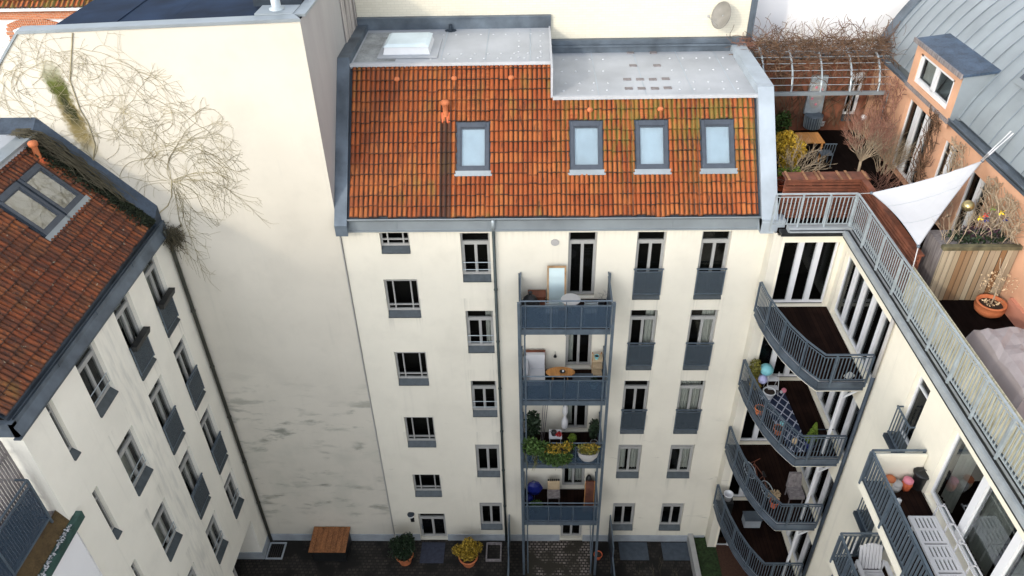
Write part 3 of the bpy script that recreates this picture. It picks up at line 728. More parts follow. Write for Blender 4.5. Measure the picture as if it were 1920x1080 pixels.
# terracotta vents
def vent_pipe(P, u, v, parent, up):
    c = P(u, v, .03); b = MB(); b.hexa([P(u-.15, v-.22, .03), P(u+.15, v-.22, .03), P(u+.15, v+.12, .03), P(u-.15, v+.12, .03), P(u-.13, v-.2, .075), P(u+.13, v-.2, .075), P(u+.13, v+.1, .075), P(u-.13, v+.1, .075)])
    o = b.build('vent_pipe', 'terra_red', parent)
    b = MB(); b.lathe(c, [(.085, 0), (.08, .34), (.085, .35), (.125, .38), (.13, .46), (.10, .50), (.001, .52)], 16); b.build('vent_cap', 'terra', o, True)
vent_pipe(croof, -2.68, 3.16, cb, None)
for px_, py_ in ((741, 134), (850, 137), (958, 137), (1104, 196), (1233, 197)):
    p = at(px_, py_, 'y', 2.6); x = p.x; v = 4.35 if px_ < 1000 else 3.3
    b = MB(); c = croof(x, v, .05); b.ball(c, .10, 10, .8); b.build('vent_tile', 'terra', cb, True)
# wall fittings
b = MB(); FC.box(b, .56, .78, 15.10, 15.28, -.05, 0)
b = MB(); c = Vector((.66, -.0, 15.19)); b.v = []; n = 16
ring = [(c.x+.13*math.cos(2*math.pi*i/n), -.0, c.z+.11*math.sin(2*math.pi*i/n)) for i in range(n)]; ring2 = [(x, -.05, z) for x, y, z in ring]
for i in range(n): b.q(ring[i], ring[(i+1) % n], ring2[(i+1) % n], ring2[i])
b.q(*ring2); b.build('wall_vent', 'greyside', cb)
b = MB(); b.ball((-5.17, -.09, 1.72), .12, 14, .9, 1, .6); wl = b.build('wall_lamp', 'white', cb, True)
b = MB(); b.lathe((-5.17, -.07, 1.72), [(.10, .07), (.15, .10), (.12, .15), (.001, .17)], 14); b.build('lamp_hood', 'zinc_dark', wl)
b = MB(); FC.box(b, -5.22, -5.07, 1.30, 1.52, -.06, 0); b.build('intercom', 'black', cb)

# ================================================================== STEEL BALCONY RACK
br = thing('balcony_tower', 'blue-grey steel frame carrying four stacked balconies on the central facade', 'balcony', (1.0, -.8, 0))
BX0, BX1, BY = -.42, 2.38, -1.55
b = MB()
for x in (BX0-.05, BX1+.05):
    b.bar((x, BY-.07, 0), (x, BY-.07, 14.05), .09, .09); b.bar((x+(.17 if x < 0 else -.17), BY-.02, 0), (x+(.17 if x < 0 else -.17), BY-.02, 13.0), .05, .05)
    b.bar((x, -.08, 0), (x, -.08, 14.05), .06, .06)
b.build('post', 'steel', br)
for z in (12.98, 9.88, 6.70, 3.40):
    b = MB(); b.box(BX0, BX1, BY, -.02, z-.12, z-.03)
    b.box(BX0, BX1, BY-.03, BY, z-.22, z-.02)
    for x in (BX0+.02, BX1-.02): b.bar((x, -.03, z-.15), (x, BY, z-.15), .05, .16)
    sl_ = b.build('balcony_floor', ['steel'], br)
    b = MB(); b.box(BX0+.03, BX1-.03, BY+.02, -.02, z-.03, z+.0); b.build('decking', 'balcdeck', sl_)
    b = MB(); zt = z+1.08
    b.tube([(BX0, -.04, zt), (BX0, BY, zt), (BX1, BY, zt), (BX1, -.04, zt)], .024, 8)
    for zz in (zt-.17, z+.06): b.bar((BX0, BY-.02, zz), (BX1, BY-.02, zz), .03, .035); b.bar((BX0, BY, zz), (BX0, -.04, zz), .03, .035); b.bar((BX1, BY, zz), (BX1, -.04, zz), .03, .035)
    for x in (BX0+.02, BX0+.94, BX1-.93, BX1-.02): b.bar((x, BY-.02, z-.2), (x, BY-.02, zt-.15), .035, .035)
    for x in (BX0+.15, BX0+1.4, BX1-.15): b.bar((x, BY-.055, z-.24), (x, BY-.055, zt+.0), .02, .02)
    rl = b.build('railing', 'steel', br)
    b = MB(); b.box(BX0+.04, BX1-.04, BY-.023, BY-.017, z+.07, zt-.19); b.box(BX0-.003, BX0+.003, BY+.03, -.06, z+.07, zt-.19); b.box(BX1-.003, BX1+.003, BY+.03, -.06, z+.07, zt-.19)
    b.build('railing_panel', 'perf', rl)

# ================================================================== LEFT WING
lw = thing('left_wing', 'left wing with sooty tiled roof, zinc eaves and French windows above the courtyard', 'building')
FL = Fac((-11.48, 0, 0), (0, 1, 0), (1, 0, 0))
LT = [15.55, 12.33, 9.14, 5.76, 2.40]
LB = [12.95, 9.74, 6.47, 3.89, .6]
LW = []
for r in range(5):
    for i, (y0, y1) in enumerate(((-1.87, -.95), (-3.83, -2.88), (-5.99, -5.0))):
        if r == 4 and i == 0: continue
        fr_ = i < 2 and r < 3
        z0 = LB[r] if (i < 2 or r > 2) else LT[r]-1.90
        LW.append(((y0, y1, z0, LT[r]), 'french' if fr_ else 'cas', (r, i)))
    if r < 4: LW.append(((-7.44, -7.17, LT[r]-1.92, LT[r]), 'slit', (r, 3)))
PASS = (-3.25, -.95, .02, 2.55)
b = MB(); wall_holes(b, FL, -8.45, -.03, 0, 15.74, [x[0] for x in LW], .24)
# carve the passage by overlaying its own opening: keep the wall in two pieces
b = MB(); hl = [x[0] for x in LW]
wall_holes(b, FL, -8.45, -.03, 2.55, 15.74, [h for h in hl if h[2] > 2.55], .24)
wall_holes(b, FL, -8.45, -3.25, 0, 2.55, [h for h in hl if h[2] < 2.55 and h[1] < -3.3], .24)
wall_holes(b, FL, -.95, -.03, 0, 2.55, [], .24)
X0 = -11.48
b.q((X0, -8.45, 0), (-20, -8.45, 0), (-20, -8.45, 15.74), (X0, -8.45, 15.74))
b.q((X0, -.95, 0), (-14.2, -.95, 0), (-14.2, -.95, 2.55), (X0, -.95, 2.55)); b.q((X0, -3.25, 0), (-14.2, -3.25, 0), (-14.2, -3.25, 2.55), (X0, -3.25, 2.55))
b.q((X0, -.95, 2.55), (-14.2, -.95, 2.55), (-14.2, -3.25, 2.55), (X0, -3.25, 2.55)); b.cur = 1; b.q((-14.2, -.95, 0), (-14.2, -3.25, 0), (-14.2, -3.25, 2.55), (-14.2, -.95, 2.55)); b.cur = 0
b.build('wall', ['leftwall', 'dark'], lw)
for h, k, (r, i) in LW:
    if k == 'cas' and False: pass
    wn = window(FL, h, k, lw, rng, curtain=([(.1, .9)] if (r, i) in ((0, 0), (1, 2), (2, 2)) else [(.55, .95)] if i == 1 else None))
    if (r, i) in ((0, 0), (0, 1)):
        b = MB(); y0, y1, z0, z1 = h; zt = z0+(z1-z0)*.46
        b.hexa([(X0+.06, y0+.03, zt-.12), (X0+.20, y0+.03, zt-.12), (X0+.20, y1-.03, zt-.12), (X0+.06, y1-.03, zt-.12), (X0+.04, y0, zt+.06), (X0+.24, y0, zt+.06), (X0+.24, y1, zt+.06), (X0+.04, y1, zt+.06)])
        fb_ = b.build('flower_box', 'black', wn)
b = MB(); FL.box(b, -8.45, -3.25, 0, .42, -.035, 0); FL.box(b, -.95, -.06, 0, .42, -.035, 0); b.box(-14.1, X0+.035, -1.0, -.951, 0, .42); b.build('plinth', 'plinth', lw)
b = MB(); b.box(X0-.0, X0+.10, -8.6, -.06, 15.70, 16.12); b.box(X0, X0+.16, -8.66, -.06, 15.66, 15.70); b.box(-13.5, X0+.10, -8.6, -8.46, 15.7, 16.1)
for y in (-2.4, -4.6, -6.6): b.box(X0+.10, X0+.115, y-.012, y+.012, 15.71, 16.11)
b.hexa([(X0+.10, -8.6, 16.0), (X0+.19, -8.6, 15.72), (X0+.19, -.5, 15.72), (X0+.10, -.5, 16.0), (X0+.06, -8.6, 16.10), (X0+.20, -8.6, 15.76), (X0+.20, -.5, 15.76), (X0+.06, -.5, 16.10)])
b.build('fascia', 'zinc', lw)
b = MB()
for i in range(8):
    a0 = math.pi*i/8+math.pi; a1 = math.pi*(i+1)/8+math.pi; cx = X0+.00; cz = 16.2
    b.q((cx+.09*math.cos(a0), -8.5, cz+.09*math.sin(a0)), (cx+.09*math.cos(a0), -.4, cz+.09*math.sin(a0)), (cx+.09*math.cos(a1), -.4, cz+.09*math.sin(a1)), (cx+.09*math.cos(a1), -8.5, cz+.09*math.sin(a1)))
b.tube([(X0+.09, -8.5, 16.2), (X0+.09, -.4, 16.2)], .014, 5); b.build('gutter', 'zinc_dark', lw)
b = MB(); b.tube([(X0+.12, -.32, 15.9), (X0+.14, -.22, 15.6), (X0+.10, -.14, 15.2), (X0+.10, -.14, .05)], .062, 10)
for z in (12.6, 10.1, 7.6, 5.1, 2.6): b.lathe((X0+.10, -.14, z), [(.06, 0), (.078, .01), (.078, .07), (.06, .08)], 10)
b.build('downpipe', noisy('dark_olive_pipe', (.05, .052, .042), .25, 3, .55, .2), lw, True)
TL_ = R_(48); VL = Vector((-math.cos(TL_), 0, math.sin(TL_))); NL = Vector((math.sin(TL_), 0, math.cos(TL_))); OL = Vector((-11.52, -8.5, 16.24))
def lroof(u, v, n=0): return Vector((OL.x, u, OL.z))+VL*v+NL*n
LVT = 3.80
sk = [(-2.32, -1.32, 1.86, 3.28), (-3.40, -2.40, 1.86, 3.28)]
LR = [(0, 8.5-3.46, 0, LVT), (8.5-1.26, 8.0, 0, LVT), (8.5-3.46, 8.5-1.26, 0, 1.76), (8.5-3.46, 8.5-1.26, .33*10, LVT)]
tile_roof('roof', 'tiles_dirty', lw, OL, (0, 1, 0), VL, NL, 0, LR, seed=9)
b = MB(); b.q(lroof(-8.55, -.05, -.03), lroof(-.03, -.05, -.03), lroof(-.03, LVT, -.03), lroof(-8.55, LVT, -.03)); b.build('roof_felt', 'zinc_dark', lw)
for s_ in sk: skylight(lroof, s_[0], s_[1], s_[2], s_[3], lw, 'leftglass', 'curtain', None)  # pale backing stands in for the bright wall reflected in these panes
def lroof2(u, v, n=0): return lroof(u, v, n)
vent_pipe(lroof, -1.05, 3.35, lw, None)
ZT = lroof(0, LVT).z; XT = lroof(0, LVT).x
b = MB(); b.hexa([(XT-6, -8.5, ZT), (XT+.1, -8.5, ZT), (XT+.1, -.05, ZT), (XT-6, -.05, ZT), (XT-6, -8.5, ZT+.12), (XT+.06, -8.5, ZT+.12), (XT+.06, -.05, ZT+.12), (XT-6, -.05, ZT+.12)]); b.build('flat_roof', 'membrane', lw)
b = MB(); b.box(XT-.32, XT+.12, -8.5, -.4, ZT+.10, ZT+.17); b.build('roof_edge', 'zinc_light', lw)
b = MB(); A = lroof(0, -.1); B_ = lroof(0, LVT)
for y0, y1, h in ((-.44, -.03, .30), ):
    b.hexa([(A.x, y0, A.z-.2), (B_.x, y0, B_.z-.2), (B_.x, y1, B_.z-.2), (A.x, y1, A.z-.2), (A.x, y0, A.z+h-.12), (B_.x, y0, B_.z+h-.12), (B_.x, y1, B_.z+h+.15), (A.x, y1, A.z+h+.15)])
b.hexa([(B_.x, -.44, B_.z-.2), (B_.x-6, -.44, B_.z-.2), (B_.x-6, -.03, B_.z-.2), (B_.x, -.03, B_.z-.2), (B_.x, -.44, B_.z+.18), (B_.x-6, -.44, B_.z+.18), (B_.x-6, -.03, B_.z+.45), (B_.x, -.03, B_.z+.45)])
b.build('flashing', noisy('dark_blue_flashing', (.045, .062, .088), .45, 1.5, .55, .2, fine=.2), lw)
b = MB(); rg = random.Random(4)
for i in range(6500):
    v = rg.random()*LVT; u = -.42-abs(rg.gauss(0, .20))-.20*(v/LVT); p = lroof(u, v, .05+rg.random()*.10); b.leaf(p, .05, rg, .4)
b.build('moss', 'darkgreen', lw)
# lower extension with roof terrace
ex = thing('low_extension', 'low white extension with blue railed roof terrace, bottom left', 'building')
b = MB(); b.q((X0+.05, -8.5, 0), (X0+.05, -22, 0), (X0+.05, -22, 12.35), (X0+.05, -8.5, 12.35)); b.q((-20, -8.46, 0), (X0+.05, -8.46, 0), (X0+.05, -8.46, 12.35), (-20, -8.46, 12.35)); b.build('wall', 'white_wall', ex)
b = MB(); b.box(-20, X0-.20, -22, -8.46, 12.35, 12.95); b.build('roof_terrace', 'greywood', ex)
b = MB(); b.hexa([(X0-.2, -22, 12.3), (X0, -22, 12.3), (X0, -8.3, 12.3), (X0-.2, -8.3, 12.3), (X0-.2, -22, 12.98), (X0, -22, 12.58), (X0, -8.3, 12.58), (X0-.2, -8.3, 12.98)]); b.build('planter_strip', noisy('mossy_brown', (.07, .045, .018), .5, 4, .9, fine=.4), ex)
b = MB(); b.box(X0+.0, X0+.16, -22, -8.15, 12.32, 12.56); gt_ = b.build('gutter', noisy('green_metal', (.03, .07, .06), .4, 4, .6), ex)
b = MB(); rg = random.Random(5)
for i in range(420): b.leaf((X0+.10+rg.gauss(0, .03), -8.6-rg.random()*4, 12.58+rg.random()*.03), .035, rg, .6)
b.build('moss_tuft', 'fabric', gt_)
b = MB(); RX = X0-.15
for zz in (14.45, 14.28, 13.08): b.bar((RX, -8.75, zz), (RX, -22, zz), .04, .04)
for i in range(8): b.bar((RX, -8.75-i*1.55, 12.9), (RX, -8.75-i*1.55, 14.45), .045, .045)
for zz in (14.45, 13.08): b.bar((RX, -8.75, zz), (RX-.8, -8.75, zz), .04, .04)
rl = b.build('railing', 'steel', ex)
b = MB(); b.box(RX-.004, RX+.004, -22, -8.8, 13.12, 14.26); b.build('railing_panel', 'perf', rl)
b = MB(); rg = random.Random(8)
for i in range(64):
    y = -8.55-i*.085; b.bar((RX-.26, y, 12.9), (RX-.30, y, 15.5+rg.gauss(0, .03)), .018, .062)
b.bar((RX-.33, -8.5, 15.1), (RX-.33, -14, 15.1), .04, .08); b.bar((RX-.33, -8.5, 13.5), (RX-.33, -14, 13.5), .04, .08)
b.build('slat_screen', 'greywood', ex)

# ================================================================== RIGHT WING
rw = thing('right_wing', 'right wing in cream render with corner glazing, roof terrace and curved balconies', 'building')
XR = 9.35
FR = Fac((XR, 0, 0), (0, -1, 0), (-1, 0, 0))     # u runs towards the camera
FB = Fac((0, -.5, 0), (1, 0, 0), (0, -1, 0))
FLO = [13.02, 9.80, 6.58, 3.36, .15]
RH = []; BH = []
for z in FLO:
    RH.append((.78, 4.28, z, z+2.28, 5, .15)); BH.append((7.56, 9.22, z, z+2.42, 3, .17))
SL = [(6.0, 6.72, z, z+2.25) for z in FLO[:4]]
BG = [(7.95, 13.4, z+.05, z+2.32, 4, .20) for z in FLO[:3]]
b = MB(); wall_holes(b, FR, .5, 22, 0, 16.0, RH+SL+BG, .2, 2.2)
wall_holes(b, FB, 7.48, XR, 0, 15.9, BH, .15, 2.0)
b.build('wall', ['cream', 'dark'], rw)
for h in RH: window(FR, h, 'glaze', rw, rng, 'white', 'glass', name='glazing')
for h in BH: window(FB, h, 'glaze', rw, rng, 'white', 'glass', name='glazing')
for h in BG:
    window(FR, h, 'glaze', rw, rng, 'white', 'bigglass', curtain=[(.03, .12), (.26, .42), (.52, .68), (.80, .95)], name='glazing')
for h in SL:
    wn = window(FR, h, 'slit', rw, rng, 'white', 'glass')
    b = MB(); u0, u1, z0, z1 = h; zt = z0+1.02; dd = -.14
    for v in (zt, z0+.10): b.bar(FR.p(u0-.03, v, dd), FR.p(u1+.03, v, dd), .04, .04)
    for i in range(7): u = u0+(u1-u0)*i/6; b.bar(FR.p(u, z0+.1, dd), FR.p(u, zt, dd), .02, .03)
    for u in (u0, u1): b.bar(FR.p(u, zt, dd), FR.p(u, zt, 0), .03, .03); b.bar(FR.p(u, z0+.1, dd), FR.p(u, z0+.1, 0), .03, .03)
    b.build('guard_rail', 'steel', wn)
    b = MB(); FR.box(b, u0-.05, u1+.05, z0-.10, z0+.02, -.22, 0); b.build('ledge', 'zinc_dark', wn)
b = MB(); b.tube([(XR-.08, -4.42, 15.95), (XR-.08, -4.42, 13.6)], .055, 10); dp_ = b.build('downpipe', M['greyside'], rw, True)
b = MB(); b.tube([(XR-.08, -4.42, 13.6), (XR-.08, -4.42, .1)], .06, 10); b.build('pipe_shaft', 'zinc_dark', dp_, True)
# coping and dark drip edge
b = MB(); b.box(7.5, XR+.3, -.74, -.50, 15.94, 16.10); b.box(XR-.22, XR+.06, -22, -.74, 15.94, 16.03); b.box(XR-.28, XR-.22, -22, -.80, 15.90, 16.06); b.box(7.5, XR-.22, -.86, -.74, 16.0, 16.05); b.build('coping', noisy('coping_sheet', (.36, .39, .41), .15, 3, .5, .2), rw)
b = MB(); b.box(XR-.15, XR-.10, -22, -.80, 16.03, 16.05); b.box(7.5, XR-.15, -.84, -.80, 16.051, 16.06); b.box(XR-.02, XR+.05, -22, -.76, 16.03, 16.045); b.build('coping_groove', 'black', rw)
b = MB(); b.tube([(XR+.14, -22, 16.10), (XR+.14, -.8, 16.10)], .035, 8); b.build('edge_pipe', 'steel_light', rw)
b = MB(); b.box(7.3, XR-.16, -.80, -.52, 15.84, 15.94); b.box(XR-.24, XR-.0, -22, -.80, 15.80, 15.90); b.build('drip_edge', 'black', rw)
b = MB(); b.box(XR+.06, XR+.16, -22, -.7, 16.0, 16.06); b.build('edge_channel', 'zinc', rw)
b = MB(); b.box(7.3, 12.2, -.5, 6.4, 15.7, 15.9); b.box(XR+.0, 12.2, -22, -.5, 15.7, 15.9); dk = b.build('terrace_deck', 'deck', rw)
# terrace railing
def railing(path, z0, zt, parent, mat, posts, bal=.115, bw=.018, off=None, name='railing', hand=.05, low=.09):
    """upright-bar railing along a polyline of (x, y) points"""
    b = MB(); P = [Vector((x, y, 0)) for x, y in path]
    for i in range(len(P)-1):
        a, c = P[i], P[i+1]
        b.bar(a+Vector((0, 0, zt)), c+Vector((0, 0, zt)), hand, .035); b.bar(a+Vector((0, 0, z0+low)), c+Vector((0, 0, z0+low)), .03, .03); b.bar(a+Vector((0, 0, zt-.10)), c+Vector((0, 0, zt-.10)), .022, .022)
    L = [0]
    for i in range(len(P)-1): L.append(L[-1]+(P[i+1]-P[i]).length)
    def pos(s_):
        for i in range(len(P)-1):
            if s_ <= L[i+1]+1e-6: return P[i].lerp(P[i+1], (s_-L[i])/(L[i+1]-L[i])), (P[i+1]-P[i]).normalized()
        return P[-1], (P[-1]-P[-2]).normalized()
    n = int(L[-1]/bal)
    for k in range(n+1):
        p, d = pos(L[-1]*k/n); b.bar(p+Vector((0, 0, z0+low)), p+Vector((0, 0, zt-.10)), bw, bw*1.6, d)
    r = b.build(name, mat, parent)
    for k in range(posts+1):
        p, d = pos(L[-1]*k/posts); q = MB(); nrm = Vector((d.y, -d.x, 0))*.035
        q.bar(p+nrm+Vector((0, 0, z0-.14)), p+nrm+Vector((0, 0, zt-.02)), .05, .05, d); q.build('post', mat, r)
    return r
railing([(6.98, -.62), (XR-.06, -.62)], 16.08, 17.17, rw, 'steel_light', 3)
railing([(XR-.06, -.62), (XR-.06, -15.0)], 16.08, 17.17, rw, 'steel_light', 13)
# curved balconies
BP = [(7.10, -.55), (7.13, -1.2), (7.24, -1.95), (7.42, -2.72), (7.66, -3.35), (7.86, -3.72), (8.03, -4.0)]
for k, z in enumerate(FLO[:4]):
    path = BP+[(XR-.02, -4.0)]
    poly = [(7.10, -.50)]+path+[(XR, -.50)]
    b = MB(); top = [(x, y, z-.06) for x, y in poly]; bot = [(x, y, z-.26) for x, y in poly]
    b.q(*top); b.q(*bot[::-1])
    b.cur = 1
    for i in range(len(poly)):
        j = (i+1) % len(poly); b.q(bot[i], bot[j], top[j], top[i])
    b.cur = 0
    s_ = b.build('curved_balcony', ['white', 'steel'], rw)
    b = MB(); ins = [(x+.05 if x < 9 else x-.01, y+.04) for x, y in poly]; b.q(*[(x, y, z-.02) for x, y in ins]); b.build('decking', 'balcdeck', s_)
    b = MB()
    for i in range(len(path)-1): b.bar((path[i][0], path[i][1], z-.14), (path[i+1][0], path[i+1][1], z-.14), .04, .22); b.bar((path[i][0]-.01, path[i][1]-.02, z-.28), (path[i+1][0]-.01, path[i+1][1]-.02, z-.28), .06, .05)
    for bb in (b,): bb.build('edge_beam', ['zinc'], s_)
    b = MB()
    for i in range(len(path)-1): b.bar((path[i][0]+.01, path[i][1]+.01, z-.33), (path[i+1][0]+.01, path[i+1][1]+.01, z-.33), .05, .07)
    b.build('slab_edge', 'cream', s_)
    railing(path, z-.02, z+1.0, s_, 'steel', 5, .10, .016)
    q = MB()
    q.bar((XR-.5, -3.9, z-3.1 if k < 3 else .1), (XR-.5, -3.9, z-.3), .07, .07); q.bar((XR-.5, -3.9, z-.75), (XR-.06, -3.95, z-.35), .05, .05); q.build('column', 'white', s_)
# straight balconies
def straight_balcony(z, y1, mat='steel'):
    x0 = 8.06; b = MB(); b.box(x0, XR, y1, -7.42, z-.22, z-.04); s_ = b.build('straight_balcony', 'zinc_dark', rw)
    b = MB(); b.box(x0+.05, XR-.01, y1+.04, -7.46, z-.04, z-.0); b.build('decking', 'balcdeck', s_)
    b = MB(); b.box(x0-.03, x0+.05, y1, -7.40, z-.30, z-.05); b.build('slab_edge', 'cream', s_)
    railing([(XR-.02, -7.44), (x0, -7.44), (x0, y1)], z-.02, z+1.0, s_, mat, 6, .12, .03)
    return s_
sb = straight_balcony(13.02, -14.0)
straight_balcony(9.80, -10.2)
b = MB(); b.box(8.14, XR-.02, -7.56, -7.50, 13.06, 13.98); b.build('divider_panel', 'cream', sb)

# ================================================================== PENTHOUSE with barrel roof
ph = thing('penthouse', 'salmon penthouse with curved zinc barrel roof, dormer and climbing plants', 'building')
PX = 12.0
FP = Fac((PX, 0, 0), (0, -1, 0), (-1, 0, 0))
PH = [(-3.55, -1.55, 15.93, 18.35, 3, .22), (-.85, .10, 15.93, 18.2, 2, .14), (.85, 2.0, 16.0, 18.1, 2, .14)]
b = MB(); wall_holes(b, FP, -6.4, 22, 15.7, 18.8, PH, .22, 1.5); b.build('wall', ['salmon', 'dark'], ph)
for h in PH: window(FP, h, 'glaze', ph, rng, 'white', 'glass', name='terrace_door')
b = MB(); b.box(PX-.10, PX, -22, -4.5, 15.9, 16.35); b.build('plinth', noisy('salmon_plinth', (.50, .22, .15), .1, 2), ph)
FG = Fac((0, 6.4, 0), (1, 0, 0), (0, -1, 0))
GH = [(11.25, 11.75, 16.3, 18.1)]
b = MB(); wall_holes(b, FG, 7.3, 12.0, 15.7, 18.7, GH, .15, .8); b.build('garden_wall', [noisy('shaded_rusty_salmon', (.20, .075, .042), .35, 1.6, .9), 'dark'], ph)  # plaster colour darkened to carry the shadow on this wall
window(FG, GH[0], 'shut', ph, rng, 'white')
b = MB(); b.box(7.3, 12.0, 6.28, 6.7, 18.62, 18.80); b.build('wall_coping', 'zinc', ph)
b = MB(); b.box(PX-.16, PX+.02, -22, 6.4, 18.72, 18.80)
for i in range(8):
    a0 = math.pi*i/8+math.pi; a1 = math.pi*(i+1)/8+math.pi; cx = PX-.12; cz = 18.92
    b.q((cx+.10*math.cos(a0), -22, cz+.10*math.sin(a0)), (cx+.10*math.cos(a0), .55, cz+.10*math.sin(a0)), (cx+.10*math.cos(a1), .55, cz+.10*math.sin(a1)), (cx+.10*math.cos(a1), -22, cz+.10*math.sin(a1)))
b.tube([(PX-.22, -22, 18.92), (PX-.22, .55, 18.92)], .018, 5); b.box(PX-.02, PX+.2, -22, .55, 18.8, 18.84); b.build('gutter', 'zinc', ph)
RR = 6.6; sa = R_(70); CX_ = 12.08+RR*math.sin(sa); CZ_ = 18.92-RR*math.cos(sa)
def arc(t): a = math.pi - (math.pi/2-sa) - t/RR; return CX_+RR*math.cos(a), CZ_+RR*math.sin(a)
b = MB(); N_ = 26; T_ = RR*1.45
ys = [-22, 6.75]
for i in range(N_):
    x0, z0 = arc(T_*i/N_); x1, z1 = arc(T_*(i+1)/N_)
    b.q((x0, ys[0], z0), (x0, ys[1], z0), (x1, ys[1], z1), (x1, ys[0], z1))
    b.q((x0, ys[1], z0), (x1, ys[1], z1), (x1, ys[1], 16), (x0, ys[1], 16))
br_ = b.build('barrel_roof', 'zinc_light', ph, False)
b = MB(); y = 6.1; 
while y > -10:
    pts = [];
    for i in range(N_+1):
        x, z = arc(T_*i/N_); n = Vector((x-CX_, 0, z-CZ_)).normalized(); pts.append(Vector((x, y, z))+n*.016)
    b.tube(pts, .014, 4); y -= .56
b.build('standing_seam', 'zinc', br_)
b = MB(); pts = []
for yy, ww in ((6.62, .24),):
    for i in range(N_):
        x0, z0 = arc(T_*i/N_); x1, z1 = arc(T_*(i+1)/N_); n = Vector((x0-CX_, 0, z0-CZ_)).normalized()*.07
        b.hexa([(x0, yy-ww, z0), (x0, yy+ww, z0), (x1, yy+ww, z1), (x1, yy-ww, z1), (x0+n.x, yy-ww, z0+n.z), (x0+n.x, yy+ww, z0+n.z), (x1+n.x, yy+ww, z1+n.z), (x1+n.x, yy-ww, z1+n.z)])
b.build('verge', 'zinc', br_)
b = MB(); x0, z0 = arc(1.75); x1, z1 = arc(1.95)
# dormer
DY0, DY1, DZ0, DZ1 = .62, 3.62, 18.84, 20.10; DX = 11.86
b = MB(); FD = Fac((DX, 0, 0), (0, -1, 0), (-1, 0, 0))
DH = (-3.26, -.98, 18.98, 19.86)
wall_holes(b, FD, -DY1, -DY0, DZ0-.28, DZ1, [DH], .16, 1.0)
b.q((DX, DY1, DZ0-.28), (13.6, DY1, DZ0-.28), (13.6, DY1, DZ1+.25), (DX, DY1, DZ1)); dm = b.build('dormer', ['salmon', 'dark'], ph)
b = MB(); b.q((DX, DY0, DZ0-.05), (13.4, DY0, DZ0-.05), (13.4, DY0, DZ1+.2), (DX, DY0, DZ1)); b.build('dormer_cheek', 'zinc_light', dm)
b = MB(); b.hexa([(DX-.10, DY0-.08, DZ1), (13.55, DY0-.08, DZ1+.22), (13.55, DY1+.08, DZ1+.22), (DX-.10, DY1+.08, DZ1), (DX-.10, DY0-.08, DZ1+.07), (13.55, DY0-.08, DZ1+.30), (13.55, DY1+.08, DZ1+.30), (DX-.10, DY1+.08, DZ1+.07)])
b.build('dormer_roof', noisy('weathered_blue_sheet', (.045, .072, .115), .55, 2.2, .6, .2, fine=.25), dm)
b = MB(); b.box(DX-.13, DX-.08, DY0-.1, DY1+.1, DZ1-.03, DZ1+.10); b.box(DX-.06, DX, DY0, DY1, DZ0-.12, DZ0-.02); b.build('dormer_trim', 'greywood', dm)
D = .1; mb = MB(); a, c = DH[0], DH[1]
for u0, u1, v0, v1 in ((a, a+.12, 18.98, 19.86), (c-.12, c, 18.98, 19.86), (a, c, 18.98, 19.12), (a, c, 19.78, 19.86), ((a+c)/2-.09, (a+c)/2+.09, 19.1, 19.8)): FD.box(mb, u0, u1, v0, v1, .03+.004*(v1 > 19.8), .12)
wn = mb.build('dormer_window', 'white', dm)
mb = MB(); mb.q(FD.p(a+.1, 19.1, .10), FD.p(c-.1, 19.1, .10), FD.p(c-.1, 19.8, .10), FD.p(a+.1, 19.8, .10)); mb.build('dormer_pane', 'glass', dm)
mb = MB(); curtain_strip(mb, FD, a+.15, a+.75, 19.1, 19.85, .22); mb.build('curtain', 'curtain', dm)
# roof window of the barrel
p = at(1912, 215, 'x', 13.1)
b = MB(); t0 = 1.65; x0, z0 = arc(t0); n = Vector((x0-CX_, 0, z0-CZ_)).normalized(); tdir = Vector((arc(t0+.1)[0]-x0, 0, arc(t0+.1)[1]-z0)).normalized()
def P3(u, v, nn=0): return Vector((x0, u, z0))+tdir*v+n*nn
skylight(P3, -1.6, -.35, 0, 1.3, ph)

# ================================================================== BACK WALL BUILDING, NEIGHBOURS
bb = thing('rear_building', 'rear building with painted cream brick wall behind the central flat roof', 'building')
b = MB(); b.q((-6.05, 6.40, 12), (7.32, 6.40, 12), (7.32, 6.40, 27), (-6.05, 6.40, 27)); b.build('wall', 'creambrick', bb)
b = MB(); b.q((7.5, 6.40, 12), (7.5, 8.6, 12), (7.5, 8.6, 27), (7.5, 6.40, 27)); b.box(-6.05, 7.5, 6.45, 8.6, 26.5, 27); b.build('side_wall', 'greyside', bb)
b = MB(); b.box(7.32, 7.46, 6.36, 6.42, 19.0, 27); b.box(7.46, 7.52, 6.33, 6.5, 19.0, 27); b.build('corner_flashing', 'zinc', bb)
nb = thing('white_neighbour', 'bright white windowless wall behind the bare pergola', 'building')
b = MB(); b.box(7.4, 34, 8.6, 9.0, 8, 32); b.build('wall', 'white_wall', nb)
# opposite building across the yard (behind the camera), with a tall block added to shade the courtyard
BLOCKER_TOP = 39.0
ob = thing('opposite_building', 'unseen cream building opposite the central facade, with a tall block added to stop sun', 'building')
FO = Fac((0, -42, 0), (1, 0, 0), (0, 1, 0)); OH = []
for r in range(3):
    for i in range(-14, 11): OH.append((i*2.6, i*2.6+1.1, 1.4+r*3.2, 3.3+r*3.2))
b = MB(); wall_holes(b, FO, -50, 34, 0, 11.0, OH, .2, .5); b.q((-50, -42, 11.0), (34, -42, 11.0), (34, -52, 11.0), (-50, -52, 11.0)); b.q((-50, -42, 0), (-50, -52, 0), (-50, -52, 11.0), (-50, -42, 11.0)); b.q((-50, -52, 0), (34, -52, 0), (34, -52, 11.0), (-50, -52, 11.0))
b.build('wall', ['cream', 'dark'], ob)

